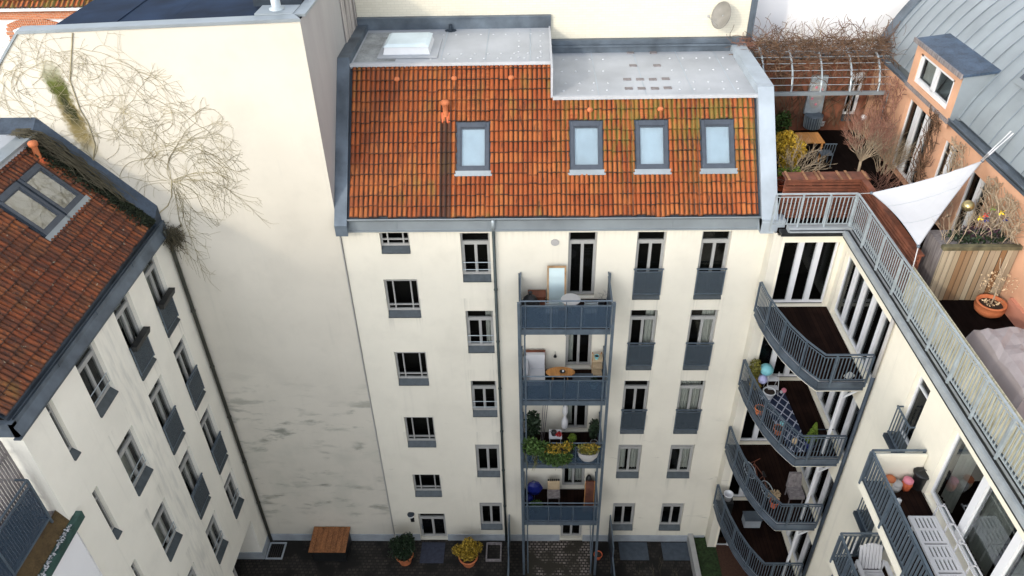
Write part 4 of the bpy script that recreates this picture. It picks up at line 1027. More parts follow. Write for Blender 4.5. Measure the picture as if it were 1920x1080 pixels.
b = MB(); b.box(-47, -23.5, -52, -42.0, 11.0, BLOCKER_TOP); b.build('sun_blocker', 'cream', ob)  # unseen tall block added to keep the sun off the facade
b = MB(); b.hexa([(-23, -51, 11.0), (34, -51, 11.0), (34, -43, 11.0), (-23, -43, 11.0), (-23, -48, 13.4), (34, -48, 13.4), (34, -46, 13.4), (-23, -46, 13.4)]); b.build('roof', 'terra', ob)
# brick house far left
bh = thing('brick_house', 'distant red brick house with tiled eaves and arched window, top left', 'building', (-24, 12, 0))
YB = 12.0
FH = Fac((0, YB, 0), (1, 0, 0), (0, -1, 0))
E0 = at(0, 12, 'y', YB); E1 = at(160, 12, 'y', YB); ze = E0.z
c = at(62, 48, 'y', YB); zc = at(62, 40, 'y', YB).z
b = MB(); b.q((-40, YB, 0), (-12, YB, 0), (-12, YB, ze), (-40, YB, ze)); b.q((-12, YB, 0), (-12, YB+9, 0), (-12, YB+9, ze), (-12, YB, ze)); b.build('wall', noisy('chalk_render', (.72, .72, .74), .12, 1.5, .9), bh)
b = MB(); b.box(-40, -12, YB-.10, YB, ze-.52, ze-.02); 
ca = at(60, 33, 'y', YB); cx = ca.x; zc0 = ca.z-2.95
nseg = 26
def ap(r_, a, y): return (cx+r_*math.cos(a), y, zc0+r_*math.sin(a))
for i in range(nseg):
    a0 = R_(66)+R_(48)*i/nseg; a1 = R_(66)+R_(48)*(i+.82)/nseg
    b.hexa([ap(2.66, a0, YB-.08), ap(2.93, a0, YB-.08), ap(2.93, a0, YB), ap(2.66, a0, YB), ap(2.66, a1, YB-.08), ap(2.93, a1, YB-.08), ap(2.93, a1, YB), ap(2.66, a1, YB)])
for sx in (-1, 1):
    for k in range(16): b.box(cx+sx*1.12-.13-(.07 if k % 2 else 0), cx+sx*1.12+.13+(.07 if k % 2 else 0), YB-.07, YB, zc0+2.42-.17*k, zc0+2.55-.17*k)
b.build('brick_trim', 'redbrick', bh)
b = MB(); pts = [(cx+2.60*math.cos(R_(68)+R_(44)*i/12), YB-.05, zc0+2.60*math.sin(R_(68)+R_(44)*i/12)) for i in range(13)]
b.tube(pts, .05, 6)
for x in (-.92, -.25, .25, .92): b.bar((cx+x, YB-.05, zc0), (cx+x, YB-.05, zc0+2.46), .09, .08)
wn = b.build('window', 'white', bh)
b = MB(); b.q(*([(p_[0], YB-.02, p_[2]) for p_ in pts]+[(cx-.97, YB-.02, zc0), (cx+.97, YB-.02, zc0)])); b.build('pane', M['black'], wn)
tile_roof('roof', 'tiles', bh, (-40, YB-.35, ze), (1, 0, 0), (0, .8, .6), (0, -.6, .8), 0, [(0, 28, 0, 6)], rollw=.21, seed=12)
b = MB(); b.box(-40, -12, YB-.42, YB-.28, ze-.10, ze+.0); b.build('gutter', 'white', bh)

# ================================================================== CLIMBERS
def creeper(mb, start, ang, length, depth, rg, inside, r=.012, y=-.045, spread=1.0, bend=.0):
    """bare creeper stem crawling over the wall plane y"""
    x, z = start; a = ang; pts = [(x, y, z)]; step = .09; n = int(length/step); cur = rg.gauss(0, .05)
    for i in range(n):
        cur += rg.gauss(0, .10); cur *= .8; a += cur+bend*step-.035*math.cos(a)*(1.0 if depth < 4 else .3)
        x += math.cos(a)*step; z += math.sin(a)*step
        if not inside(x, z): break
        pts.append((x, y-.01*rg.random(), z))
        if depth > 0 and rg.random() < (.15, .17, .18, .16, .12)[min(depth, 4)]*spread:
            s_ = rg.choice((-1, 1))
            creeper(mb, (x, z), a+s_*rg.uniform(.45, 1.15), length*rg.uniform(.3, .6), depth-1, rg, inside, r*.66, y, spread, -s_*.25)
    if len(pts) > 2: mb.tube(pts, max(r, .0036), 3, max(r*.5, .0026), cap=False)
def poly_in(poly):
    def f(x, z):
        c = False; j = len(poly)-1
        for i in range(len(poly)):
            if (poly[i][1] > z) != (poly[j][1] > z) and x < (poly[j][0]-poly[i][0])*(z-poly[i][1])/(poly[j][1]-poly[i][1])+poly[i][0]: c = not c
            j = i
        return c
    return f
def wp(px_, py_): q = at(px_, py_, 'y', -.04); return (q.x, q.z)
rg = random.Random(21)
VREG = poly_in([wp(*q) for q in ((-60, 330), (-60, 60), (30, 60), (245, 55), (265, 110), (300, 122), (370, 165), (440, 240), (500, 400), (440, 400), (392, 440), (390, 535), (350, 500), (318, 410), (210, 330), (150, 280), (60, 235))])
b = MB()
RAD = math.radians
roots = [((175, 300), 95, 3.4, .026), ((175, 300), 70, 2.4, .02), ((190, 260), 118, 2.8, .02), ((130, 152), 95, 2.2, .018), ((130, 152), 60, 1.8, .014),
         ((322, 338), 112, 4.2, .022), ((322, 338), 80, 3.4, .02), ((318, 336), 50, 3.2, .018), ((325, 340), 25, 2.8, .018), ((325, 342), 4, 2.8, .018), ((318, 338), 140, 3.2, .018), ((312, 338), 165, 2.8, .016),
         ((322, 342), -75, 2.8, .016), ((345, 370), -68, 2.2, .013), ((335, 360), -80, 2.2, .013), ((420, 350), -30, 1.4, .012),
         ((60, 225), 100, 3.0, .018), ((20, 215), 88, 2.8, .018), ((70, 130), 80, 1.4, .012), ((0, 140), 60, 2.0, .012), ((90, 240), 120, 3.0, .016), ((225, 335), 75, 3.0, .018), ((225, 335), 35, 2.4, .014), ((260, 360), 55, 2.4, .014),
         ((150, 200), 20, 3.0, .014), ((160, 150), 5, 3.0, .014), ((140, 120), 15, 2.4, .012), ((140, 90), 0, 2.2, .010), ((300, 250), 30, 2.8, .014), ((300, 200), 15, 2.6, .012), ((230, 240), 20, 2.8, .012), ((240, 180), 170, 2.0, .01), ((310, 290), 160, 2.6, .012), ((310, 270), 10, 2.6, .012)]
for (q, a, L, r) in roots+[((x_, y_), a_, 2.0, .010) for x_, y_, a_ in ((90, 200, 20), (60, 160, 30), (100, 100, 10), (200, 120, 10), (200, 300, 40), (260, 300, 20), (330, 280, 30), (340, 230, 10), (250, 215, 160), (60, 200, 150), (280, 240, 140), (370, 300, 20))]: creeper(b, wp(*q), RAD(a), L*1.15, 4 if r > .012 else 3, rg, VREG, max(.0065, r*.45), spread=1.05)
for q, a_, n_ in ((((330, 350), (340, 385), (348, 420), (362, 455), (374, 490), (382, 518)), -1.3, 26), (((325, 352), (332, 380), (336, 410), (345, 440), (350, 468)), -1.35, 18), (((322, 341), (350, 336), (385, 338), (420, 350), (455, 375), (488, 408)), -.7, 34), (((322, 338), (360, 325), (400, 322), (430, 335)), -.3, 20)):
    P_ = [wp(*p_) for p_ in q]; b.tube([(x_, -.05, z_) for x_, z_ in P_], .010, 4, .004)
    for k_ in range(n_):
        i_ = rg.randrange(len(P_)-1); t_ = rg.random(); x_ = P_[i_][0]*(1-t_)+P_[i_+1][0]*t_; z_ = P_[i_][1]*(1-t_)+P_[i_+1][1]*t_
        creeper(b, (x_, z_), a_+rg.gauss(0, .55), rg.uniform(.25, .9), 1, rg, lambda x, z: True, .0045)
for q in (((285, 407), (300, 398), (315, 385), (322, 368), (322, 338)), ((200, 330), (185, 315), (175, 300), (178, 270), (165, 230), (150, 205), (131, 150), (134, 100), (136, 62))):
    b.tube([(wp(*p_)[0], -.05, wp(*p_)[1]) for p_ in q], .017, 5)
o = b.build('wall_creeper', 'vine'); tag(o, 'bare creeper spreading like a net over the tall cream wall', 'climbing plant')
rg = random.Random(22); b = MB()
for i in range(110):
    t = rg.random()**.8; v = LVT*(1-t)+.5*rg.gauss(0, .2); pts = []
    u = -.35-rg.random()*.45; vv = min(LVT+1.0, LVT*1.15-t*.8)
    L = rg.uniform(1.0, 3.2)
    for k in range(9):
        p = lroof(u, vv-L*k/8, .16+.12*math.sin(k*.9+i)+rg.random()*.05) if vv-L*k/8 < LVT else Vector((lroof(0, LVT).x-(vv-L*k/8-LVT), u, lroof(0, LVT).z+.25))
        if vv-L*k/8 < 0: break
        pts.append(p); u += rg.gauss(.005, .03); u = min(-.1, u)
    if len(pts) > 2: b.tube(pts, rg.uniform(.006, .016), 3, cap=False)
for i in range(14):
    c = lroof(-.25, rg.uniform(0, .3), .1); 
for i in range(160):
    p = Vector((-11.15+rg.gauss(0, .10), -.25+rg.gauss(0, .08), 15.75+rg.gauss(0, .16))); b.tube([p, p+Vector((rg.gauss(0, .12), rg.gauss(0, .05), rg.gauss(-.12, .15))), p+Vector((rg.gauss(0, .2), rg.gauss(0, .05), rg.gauss(-.25, .2)))], .008, 3, cap=False)
o = b.build('roof_creeper', 'twig'); tag(o, 'dark tangled creeper stems lying along the left roof verge', 'climbing plant')

# ================================================================== PLANT BUILDERS
def twig_tree(mb, p, d, L, r, depth, rg, up=.15, nb=3, ang=.55, out=None):
    p = Vector(p); d = Vector(d).normalized(); pts = [p.copy()]; n = 4
    for i in range(n):
        d = (d+Vector((rg.gauss(0, .07), rg.gauss(0, .07), rg.gauss(0, .05)+up*.12))).normalized(); p = p+d*L/n; pts.append(p.copy())
    mb.tube(pts, r, 5 if r > .012 else 3, r*.62, cap=False)
    if depth <= 0: 
        if out is not None: out.append(p)
        return
    for k in range(nb):
        a = Vector((rg.gauss(0, 1), rg.gauss(0, 1), rg.gauss(0, .6))).normalized(); nd = (d+a*ang).normalized()
        q = pts[rg.choice((2, 3, 4))] if k else pts[-1]
        twig_tree(mb, q, nd, L*rg.uniform(.6, .85), r*.62, depth-1, rg, up, nb, ang, out)
def pot(name, c, r, h, mat, label, group=None, fill='soil', square=False):
    t = thing(name, label, 'flower pot' if name == 'flower_pot' else 'plant', c, group)
    b = MB(); b.lathe(c, [(r*.68, 0), (r*.80, h*.35), (r*.95, h*.82), (r*1.06, h*.83), (r*1.08, h), (r*.93, h), (r*.90, h*.86), (.001, h*.86)], 22); b.build('pot', mat, t, True)
    b = MB(); b.lathe((c[0], c[1], c[2]+h*.87), [(r*.9, 0), (.001, .01)], 16); b.build('soil', 'soil', t)
    return t
def foliage(t, c, rad, n, size, mat, rg, name='foliage', shell=.4):
    b = MB(); b.cloud(c, rad, n, size, rg, shell); return b.build(name, mat, t)
Vec = Vector

# ================================================================== COURTYARD THINGS
t = thing('wooden_crate', 'weathered orange wooden box with mouldy lid beside the tall cream wall', 'box', (-8.6, -.6, 0))
b = MB(); b.box(-9.30, -7.90, -1.12, -.12, 0.06, .78); b.build('body', 'black', t)
b = MB()
for i in range(7):
    x = -9.38+i*.222; b.hexa([(x, -1.22, .80), (x+.21, -1.22, .80), (x+.21, -.06, .92), (x, -.06, .92), (x, -1.22, .84), (x+.21, -1.22, .84), (x+.21, -.06, .96), (x, -.06, .96)])
b.build('lid', 'wood_rot', t)
rg = random.Random(31)
t = pot('potted_shrub', (-5.45, -1.05, 0), .36, .50, 'terra', 'large dark evergreen bush in a terracotta pot left of the entrance')
b = MB(); b.cloud((-5.45, -1.0, .95), (.5, .45, .48), 1700, .05, rg, .3); b.cloud((-5.25, -.95, 1.35), (.3, .3, .3), 500, .05, rg, .2); b.cloud((-5.75, -1.1, 1.25), (.28, .25, .32), 420, .05, rg, .2); b.cloud((-5.5, -1.2, .75), (.62, .4, .2), 500, .05, rg, .1); b.build('foliage', 'leaf_dark', t)
t = pot('potted_shrub', (-2.78, -1.10, 0), .38, .46, 'terra', 'yellow leaved bush in a terracotta pot right of the entrance')
b = MB(); b.cloud((-2.78, -1.05, .72), (.48, .45, .32), 1100, .05, rg, .2); b.cloud((-2.45, -1.0, .92), (.32, .28, .24), 400, .05, rg, .1); b.cloud((-3.1, -1.1, .86), (.34, .28, .26), 420, .05, rg, .1); b.cloud((-2.75, -.9, 1.1), (.26, .25, .22), 260, .05, rg, .1); b.build('foliage', 'leaf_yellow', t)
b = MB(); b.box(-4.85, -3.85, -1.15, -.15, 0.002, .025); o = b.build('doormat', noisy('dark_mat', (.035, .04, .06), .2, 8, 1)); tag(o, 'dark blue-grey doormat on the cobbles before the entrance door', 'doormat')
t = thing('drain_grate', 'small square planted grate at the foot of the left downpipe', 'drain', (-11.0, -.6, 0))
b = MB()
for x in (-11.38, -10.72): b.box(x-.03, x+.03, -.95, -.25, 0, .05)
for y in (-.98, -.22): b.box(-11.41, -10.69, y-.03, y+.03, 0, .05)
b.build('frame', 'plinth', t)
b = MB()
for i in range(7): b.box(-11.33+i*.09, -11.30+i*.09, -.92, -.28, .01, .035)
b.build('grate', 'black', t)
t = thing('patio_screen', 'steel privacy screens and front rail enclosing the ground floor patio', 'fence', (1, -1.5, 0))
for x in (-1.08, 3.12):
    b = MB(); b.bar((x, -.05, 0), (x, -.05, 1.78), .05); b.bar((x, -1.55, 0), (x, -1.55, 1.72), .05); b.bar((x, -.05, 1.76), (x, -1.55, 1.70), .05, .04); b.bar((x, -2.5, 0), (x, -2.5, 1.1), .05); b.bar((x, -1.55, 1.1), (x, -2.5, 1.1), .05, .04)
    s_ = b.build('side_frame', 'steel', t); b = MB(); b.box(x-.006, x+.006, -1.52, -.08, .08, 1.70); b.box(x-.006, x+.006, -2.5, -1.58, .08, 1.06); b.build('side_panel', 'zinc_dark', s_)
b = MB(); b.bar((-1.08, -2.5, 1.1), (3.12, -2.5, 1.1), .06, .04); b.bar((-1.08, -2.5, .15), (3.12, -2.5, .15), .04, .04)
for i in range(36): b.bar((-1.08+i*.12, -2.5, .15), (-1.08+i*.12, -2.5, 1.1), .014)
b.build('front_rail', 'steel', t)
t = thing('stepping_frame', 'small empty planting frame set in the dark paving by the downpipe', 'planter', (-1.7, -.6, 0))
b = MB()
for x in (-2.05, -1.45): b.box(x-.03, x+.03, -1.0, -.25, 0, .12)
for y in (-1.03, -.22): b.box(-2.08, -1.42, y-.03, y+.03, 0, .12)
b.build('kerb', 'greywood', t)
for x0 in (3.55, 5.35):
    b = MB(); b.box(x0, x0+1.2, -.95, -.10, 0.004, .03)
    o = b.build('light_well_grate', noisy('well_grate', (.05, .065, .085), .2, 5, .6) if x0 < 4 else 'dark'); o.data.materials[0] = bpy.data.materials['well_grate']
    tag(o, 'dark cellar light well grate below the window '+('right of the patio' if x0 < 4 else 'next to the low garden wall'), 'grate', 'cellar grates')
b = MB(); b.box(6.45, 6.66, -9, -.0, 0, .52); o = b.build('garden_wall', 'frame'); tag(o, 'low pale kerb wall between dark yard and green lawn', 'wall')
rg = random.Random(33); b = MB()
for i in range(5):
    twig_tree(b, (4.4+i*.35, -1.7-.2*(i % 2), 0), (rg.gauss(0, .3), rg.gauss(0, .3), 1), .5, .012, 3, rg, nb=2)
o = b.build('bare_shrub', 'twig'); tag(o, 'dark leafless shrub in the yard below the right window columns', 'shrub')
t = pot('flower_pot', (2.62, -.85, 0), .17, .26, 'terra_red', 'small red pot just right of the balcony tower post')

# ================================================================== THINGS ON THE BALCONY TOWER
ZB = (12.98, 9.88, 6.70, 3.40)
z = ZB[0]
t = thing('standing_mirror', 'tall mirror in a wooden frame leaning on the wall, top balcony', 'mirror', (.72, -.3, z))
Mx = Matrix.Translation((.72, -.62, z)) @ Matrix.Rotation(R_(-17), 4, 'X')
b = MB(); b.obox(Mx, -.30, -.245, -.03, .03, 0, 1.50); b.obox(Mx, .245, .30, -.03, .03, 0, 1.50); b.obox(Mx, -.245, .245, -.03, .03, 1.44, 1.50); b.obox(Mx, -.245, .245, -.03, .03, 0, .09); b.build('frame', noisy('pale_frame_wood', (.33, .21, .11), .3, 6), t)
b = MB(); b.obox(Mx, -.25, .25, -.012, .0, .09, 1.43); b.build('mirror_glass', 'mirror', t)
t = thing('wooden_chest', 'dark brown wooden chest behind the mirror, top balcony', 'box', (.1, -.3, z))
b = MB(); b.box(-.18, .36, -.50, -.14, z, z+.42); b.build('body', 'brownslat', t); b = MB(); b.box(-.2, .38, -.52, -.12, z+.42, z+.46); b.build('lid', 'brownslat', t)
t = thing('black_bag', 'lumpy black rubbish bag in the left corner of the top balcony', 'bag', (-.2, -.9, z))
b = MB(); b.ball((-.12, -.55, z+.28), .26, 12, 1.1); b.ball((-.26, -.75, z+.2), .18, 10, 1.1); b.ball((.02, -.6, z+.22), .18, 10); b.build('sack', 'black', t, True)
b = MB(); b.lathe((-.12, -.55, z+.52), [(.10, 0), (.03, .08), (.08, .15)], 8); b.build('knot', 'black', t)
t = thing('round_table', 'round pale bistro table showing above the top balcony rail', 'table', (1.1, -1.1, z))
b = MB(); b.lathe((1.14, -1.12, z+.80), [(.001, 0), (.30, 0), (.31, .015), (.30, .03), (.001, .03)], 28); b.build('table_top', 'greyside', t)
b = MB()
for sx in (-1, 1): b.tube([(1.14+sx*.26, -1.3, z), (1.14-sx*.2, -.95, z+.80)], .014, 5); b.tube([(1.14+sx*.26, -.92, z), (1.14-sx*.2, -1.28, z+.80)], .014, 5)
b.build('legs', 'steel_light', t)
def fold_chair(x, y, z, label, mat, grp, s=1):
    t = thing('folding_chair', label, 'chair', (x, y, z), grp)
    b = MB()
    for i in range(5): b.box(x-.2+i*.082, x-.2+i*.082+.06, y-.2, y+.2, z+.44, z+.46)
    b.build('seat', mat, t)
    b = MB()
    for k in range(3): b.box(x-.2, x+.2, y+s*(.20+k*.02), y+s*(.20+k*.02)+.02, z+.62+k*.10, z+.68+k*.10)
    b.build('backrest', mat, t)
    for sx in (-1, 1):
        b = MB(); b.tube([(x+sx*.2, y-s*.2, z), (x+sx*.2, y+s*.2, z+.5), (x+sx*.2, y+s*.26, z+.92)], .012, 5); b.build('leg', 'steel_light', t)
        b = MB(); b.tube([(x+sx*.17, y+s*.22, z), (x+sx*.17, y-s*.2, z+.46)], .012, 5); b.build('leg', 'steel_light', t)
    return t
fold_chair(.55, -1.15, z, 'slatted folding chair left of the round table, top balcony', 'steel_light', 'top balcony chairs', -1)
fold_chair(1.75, -1.15, z, 'slatted folding chair right of the round table, top balcony', 'steel_light', 'top balcony chairs', -1)
t = pot('potted_shrub', (2.18, -.35, z), .10, .18, 'zinc_dark', 'thin bare pot plant by the right end wall of the top balcony')
rg = random.Random(41); b = MB(); twig_tree(b, (2.18, -.35, z+.15), (0, 0, 1), .22, .01, 3, rg, nb=3, ang=.9); b.build('stem', 'greywood', t)
# second balcony
z = ZB[1]
t = thing('armchair', 'white cushioned armchair in the left corner of the second balcony', 'armchair', (-.05, -.8, z))
b = MB(); b.box(-.32, .36, -.98, -.22, z+.12, z+.40); b.build('seat', 'fabric', t)
b = MB(); b.hexa([(-.30, -.42, z+.36), (.34, -.42, z+.36), (.34, -.26, z+.36), (-.30, -.26, z+.36), (-.28, -.34, z+.95), (.36, -.34, z+.95), (.36, -.20, z+.95), (-.28, -.20, z+.95)]); b.build('backrest', 'fabric', t)
b = MB(); b.hexa([(-.36, -1.0, z+.34), (-.16, -1.0, z+.34), (-.16, -.2, z+.34), (-.36, -.2, z+.34), (-.38, -1.0, z+.66), (-.22, -1.0, z+.66), (-.22, -.2, z+.80), (-.38, -.2, z+.80)]); b.build('armrest', 'fabric', t)
b = MB(); b.box(-.34, .38, -.20, -.12, z, z+1.0); b.build('back_frame', 'brownslat', t)
t = thing('coffee_table', 'low oval orange wooden table in the middle of the second balcony', 'table', (.9, -.8, z))
b = MB(); b.lathe((.88, -.80, z+.56), [(.001, 0), (.48, 0), (.50, .02), (.48, .045), (.001, .045)], 26, 1, .52); b.build('table_top', 'wood', t)
for sx in (-1, 1):
    for sy in (-1, 1): b = MB(); b.tube([(.88+sx*.28, -.8+sy*.12, z), (.88+sx*.22, -.8+sy*.1, z+.56)], .02, 6); b.build('leg', 'wood', t)
t = thing('flower_dish', 'small black dish with a white bloom on the orange table', 'bowl', (.95, -.8, z+.6))
b = MB(); b.lathe((.95, -.82, z+.606), [(.04, 0), (.10, .03), (.09, .035), (.001, .012)], 14); b.build('dish', 'black', t); b = MB(); b.ball((.97, -.83, z+.66), .04, 8); b.build('bloom', 'white', t)
t = thing('side_bench', 'low dark bench under the balcony door, second balcony', 'bench', (1.7, -.6, z))
b = MB(); b.box(1.30, 2.0, -.98, -.62, z+.30, z+.36); b.build('seat', 'zinc', t)
for x in (1.34, 1.96): b = MB(); b.box(x-.02, x+.02, -.95, -.65, z, z+.30); b.build('leg', 'black', t)
t = thing('plant_stand', 'wooden shelf stand with pots at the right end, second balcony', 'shelf', (2.2, -.5, z))
for k, zz in enumerate((.25, .55, .85)): b = MB(); b.box(1.98, 2.32, -.62+.02*k, -.2, z+zz, z+zz+.03); b.build('shelf', 'sandy', t)
for x in (2.0, 2.30): b = MB(); b.bar((x, -.24, z), (x, -.20, z+.95), .03); b.build('leg', 'wood', t)
t = pot('flower_pot', (2.12, -.45, z+.88), .08, .13, 'turq', 'small turquoise pot on the wooden shelf stand')
t = pot('flower_pot', (2.02, -.95, z), .13, .22, 'turq', 'turquoise pot standing on the floor of the second balcony')
rg = random.Random(42); foliage(t, (2.02, -.95, z+.33), (.14, .14, .13), 90, .05, 'leaf_dark', rg)
t = thing('wind_chime', 'tiny dark hanging bell on the wall of the second balcony', 'bell', (.72, -.06, z+.7))
b = MB(); b.lathe((.72, -.06, z+.62), [(.06, 0), (.03, .08), (.01, .12)], 8); b.build('bell', 'black', t); b = MB(); b.tube([(.72, -.06, z+.74), (.72, -.0, z+.82)], .006, 4); b.build('hook', 'black', t)
# third balcony: planted
z = ZB[2]; rg = random.Random(43)
def planter_box(name, x0, x1, y0, y1, z0, z1, mat, label, cat='planter', parent_leaves=None, grp=None):
    t = thing(name, label, cat, ((x0+x1)/2, (y0+y1)/2, z0), grp)
    b = MB(); b.hexa([(x0+.02, y0+.02, z0), (x1-.02, y0+.02, z0), (x1-.02, y1-.02, z0), (x0+.02, y1-.02, z0), (x0, y0, z1), (x1, y0, z1), (x1, y1, z1), (x0, y1, z1)]); b.build('trough', mat, t)
    return t
t = planter_box('balcony_planter', -.38, 1.35, BY-.26, BY-.05, z+.80, z+1.02, 'black', 'long trough of trailing green and yellow plants on the third balcony rail')
b = MB(); b.cloud((-.15, BY-.1, z+1.12), (.35, .22, .34), 420, .055, rg, .2); b.cloud((.35, BY-.12, z+.95), (.4, .22, .24), 420, .05, rg, .2); b.cloud((.75, BY-.24, z+.62), (.62, .20, .44), 1500, .05, rg, .2); b.cloud((.1, BY-.16, z+1.0), (.55, .25, .3), 900, .055, rg, .2); b.cloud((1.15, BY-.1, z+1.0), (.3, .2, .22), 300, .05, rg, .2); b.build('foliage', 'leaf', t)
b = MB(); b.cloud((.75, BY-.2, z+1.02), (.55, .2, .18), 420, .045, rg, .2); b.cloud((1.15, BY-.15, z+1.12), (.2, .18, .14), 120, .05, rg, .2); b.build('blossom', 'leaf_yellow', t)
b = MB()
for i in range(26):
    x = rg.uniform(-.45, 1.2); zz = z+.85; b.tube([(x, BY-.22, zz), (x+rg.gauss(0, .08), BY-.3, zz-rg.uniform(.2, .5)), (x+rg.gauss(0, .12), BY-.26, zz-rg.uniform(.5, .95))], .006, 3, cap=False)
b.build('trailing_stem', 'leaf_olive', t)
t = thing('hanging_planter', 'round grey basket of yellow-green plants hung on the third balcony rail', 'planter', (1.9, BY-.2, z+.6))
b = MB(); b.lathe((1.88, BY-.16, z+.42), [(.22, 0), (.33, .18), (.38, .42), (.35, .42), (.30, .2), (.001, .1)], 20, 1, .55); b.build('basket', 'greyside', t)
b = MB(); b.cloud((1.88, BY-.16, z+.95), (.42, .24, .20), 620, .045, rg, .2); b.build('foliage', 'leaf_olive', t)
b = MB(); b.cloud((1.95, BY-.16, z+1.05), (.34, .2, .12), 160, .045, rg, .2); b.build('blossom', 'leaf_yellow', t)
t = pot('potted_shrub', (-.12, -.75, z), .16, .25, 'terra', 'tall dark leafy shrub in the left corner of the third balcony')
b = MB(); b.cloud((-.08, -.75, z+1.2), (.30, .28, .62), 620, .085, rg, .2); b.build('foliage', 'leaf_dark', t); b = MB(); b.tube([(-.12, -.75, z+.2), (-.1, -.75, z+1.3)], .02, 5); b.build('stem', 'twig', t)
t = pot('potted_shrub', (2.18, -.7, z), .13, .22, 'frame', 'bushy dark plant in a white pot, right corner of the third balcony')
b = MB(); b.cloud((2.15, -.7, z+.9), (.20, .22, .48), 300, .075, rg, .2); b.build('foliage', 'leaf_dark', t)
t = thing('bamboo_poles', 'three thin canes leaning against the wall of the third balcony', 'cane', (.4, -.4, z))
for i in range(3): b = MB(); b.tube([(.22+i*.05, -.55, z), (.34+i*.09, -.1, z+2.1)], .014, 5); b.build('cane', 'greywood', t)
t = thing('garden_table', 'small white table with red and black things on the third balcony', 'table', (.75, -.8, z))
b = MB(); b.box(.52, .98, -1.0, -.55, z+.68, z+.71); b.build('table_top', 'white', t)
for sx in (-1, 1): b = MB(); b.bar((.75+sx*.2, -.95, z), (.75+sx*.2, -.6, z+.68), .02); b.build('leg', 'white', t)
t = thing('watering_can', 'dark rounded watering can standing on the white balcony table', 'watering can', (.7, -.8, z+.72))
b = MB(); b.lathe((.70, -.80, z+.712), [(.09, 0), (.10, .16), (.06, .20), (.001, .2)], 14); b.tube([(.78, -.80, z+.76), (.90, -.84, z+.93)], .015, 6); b.build('can', 'black', t, False)
b = MB(); b.tube([(.62, -.80, z+.78), (.55, -.8, z+.88), (.66, -.8, z+.92)], .010, 5); b.build('handle', 'black', t)
b = MB(); b.cloud((.88, -.86, z+.80), (.13, .1, .08), 60, .05, rg, .2); o = b.build('red_flowers', 'red'); tag(o, 'bunch of red blossoms lying on the white balcony table', 'flowers')
t = thing('tied_curtain', 'white curtain tied in three puffs hanging beside the third balcony door', 'curtain', (1.0, -.25, z))
b = MB(); b.lathe((1.10, -.42, z+.55), [(.02, 0), (.13, .18), (.12, .5), (.03, .72), (.10, .9), (.10, 1.15), (.03, 1.32), (.09, 1.5), (.07, 1.75)], 12); b.build('cloth', 'fabric', t, True)
b = MB(); b.tube([(1.10, -.42, z+2.28), (1.10, -.02, z+2.32)], .012, 5); b.build('hook', 'steel', t)
t = pot('potted_shrub', (1.35, -1.15, z), .14, .3, 'black', 'round lime green plant behind the third balcony rail')
b = MB(); b.cloud((1.35, -1.15, z+.92), (.15, .14, .16), 220, .05, rg, .2); b.build('foliage', 'leaf_lime', t); b = MB(); b.tube([(1.35, -1.15, z+.25), (1.35, -1.15, z+.85)], .012, 5); b.build('stem', 'twig', t)
# fourth balcony
z = ZB[3]
t = thing('folded_parasol', 'folded blue parasol bundle in the left corner of the lowest balcony', 'parasol', (-.05, -.7, z))
b = MB(); b.ball((-.02, -.55, z+.72), .34, 7, .95, 1, .7); b.ball((-.22, -.75, z+.35), .16, 10); b.build('canvas', 'blue', t)
b = MB(); b.tube([(-.02, -.55, z), (-.02, -.55, z+1.15)], .02, 6); b.build('pole', 'steel', t)
t = pot('potted_shrub', (.05, -1.1, z), .15, .22, 'black', 'low dark green plant in front of the blue parasol')
b = MB(); b.cloud((.05, -1.1, z+.38), (.28, .2, .24), 420, .05, rg, .2); b.build('foliage', 'leaf', t)
t = thing('wooden_chair', 'wooden garden chair with beige slatted back, lowest balcony', 'chair', (.72, -.5, z))
b = MB()
for i in range(6): b.box(.50+i*.08, .565+i*.08, -.34, -.31, z+.45, z+.98)
b.build('backrest', 'black', t)
b = MB(); b.box(.50, .97, -.40, -.345, z+.42, z+.90); b.build('cushion', 'sandy', t); b = MB(); b.box(.48, .98, -.80, -.34, z+.38, z+.44); b.build('seat', 'greywood', t)
for x in (.5, .95):
    for y in (-.36, -.76): b = MB(); b.box(x-.02, x+.02, y-.02, y+.02, z, z+.38); b.build('leg', 'greywood', t)
t = thing('folded_deck_chair', 'folded red-brown deck chair leaning at the right end of the lowest balcony', 'deck chair', (2.1, -.8, z))
b = MB(); b.hexa([(1.86, -1.1, z), (2.28, -1.1, z), (2.28, -1.02, z), (1.86, -1.02, z), (2.0, -.35, z+.85), (2.34, -.35, z+.85), (2.34, -.28, z+.85), (2.0, -.28, z+.85)]); b.build('canvas', 'brownslat', t)
for x in (1.9, 2.26): b = MB(); b.bar((x, -1.14, z), (x+.08, -.36, z+.92), .03); b.build('rail', 'wood', t)
b = MB(); b.lathe((2.12, -.2, z), [(.1, 0), (.12, .9), (.05, 1.05), (.001, 1.06)], 10); o = b.build('black_cover', 'black', None, True); tag(o, 'tall black covered roll behind the folded deck chair', 'cover')
b = MB(); b.tube([(2.28, -1.48, .0), (2.28, -.3, 1.45)], .018, 6); b.tube([(2.28, -.45, 1.25), (2.28, -.2, 1.25)], .015, 5); o = b.build('scooter_pole', 'steel'); 
o['label'] = 'thin leaning garden pole beside the patio door'; o['category'] = 'pole'; o.name = 'garden_pole'

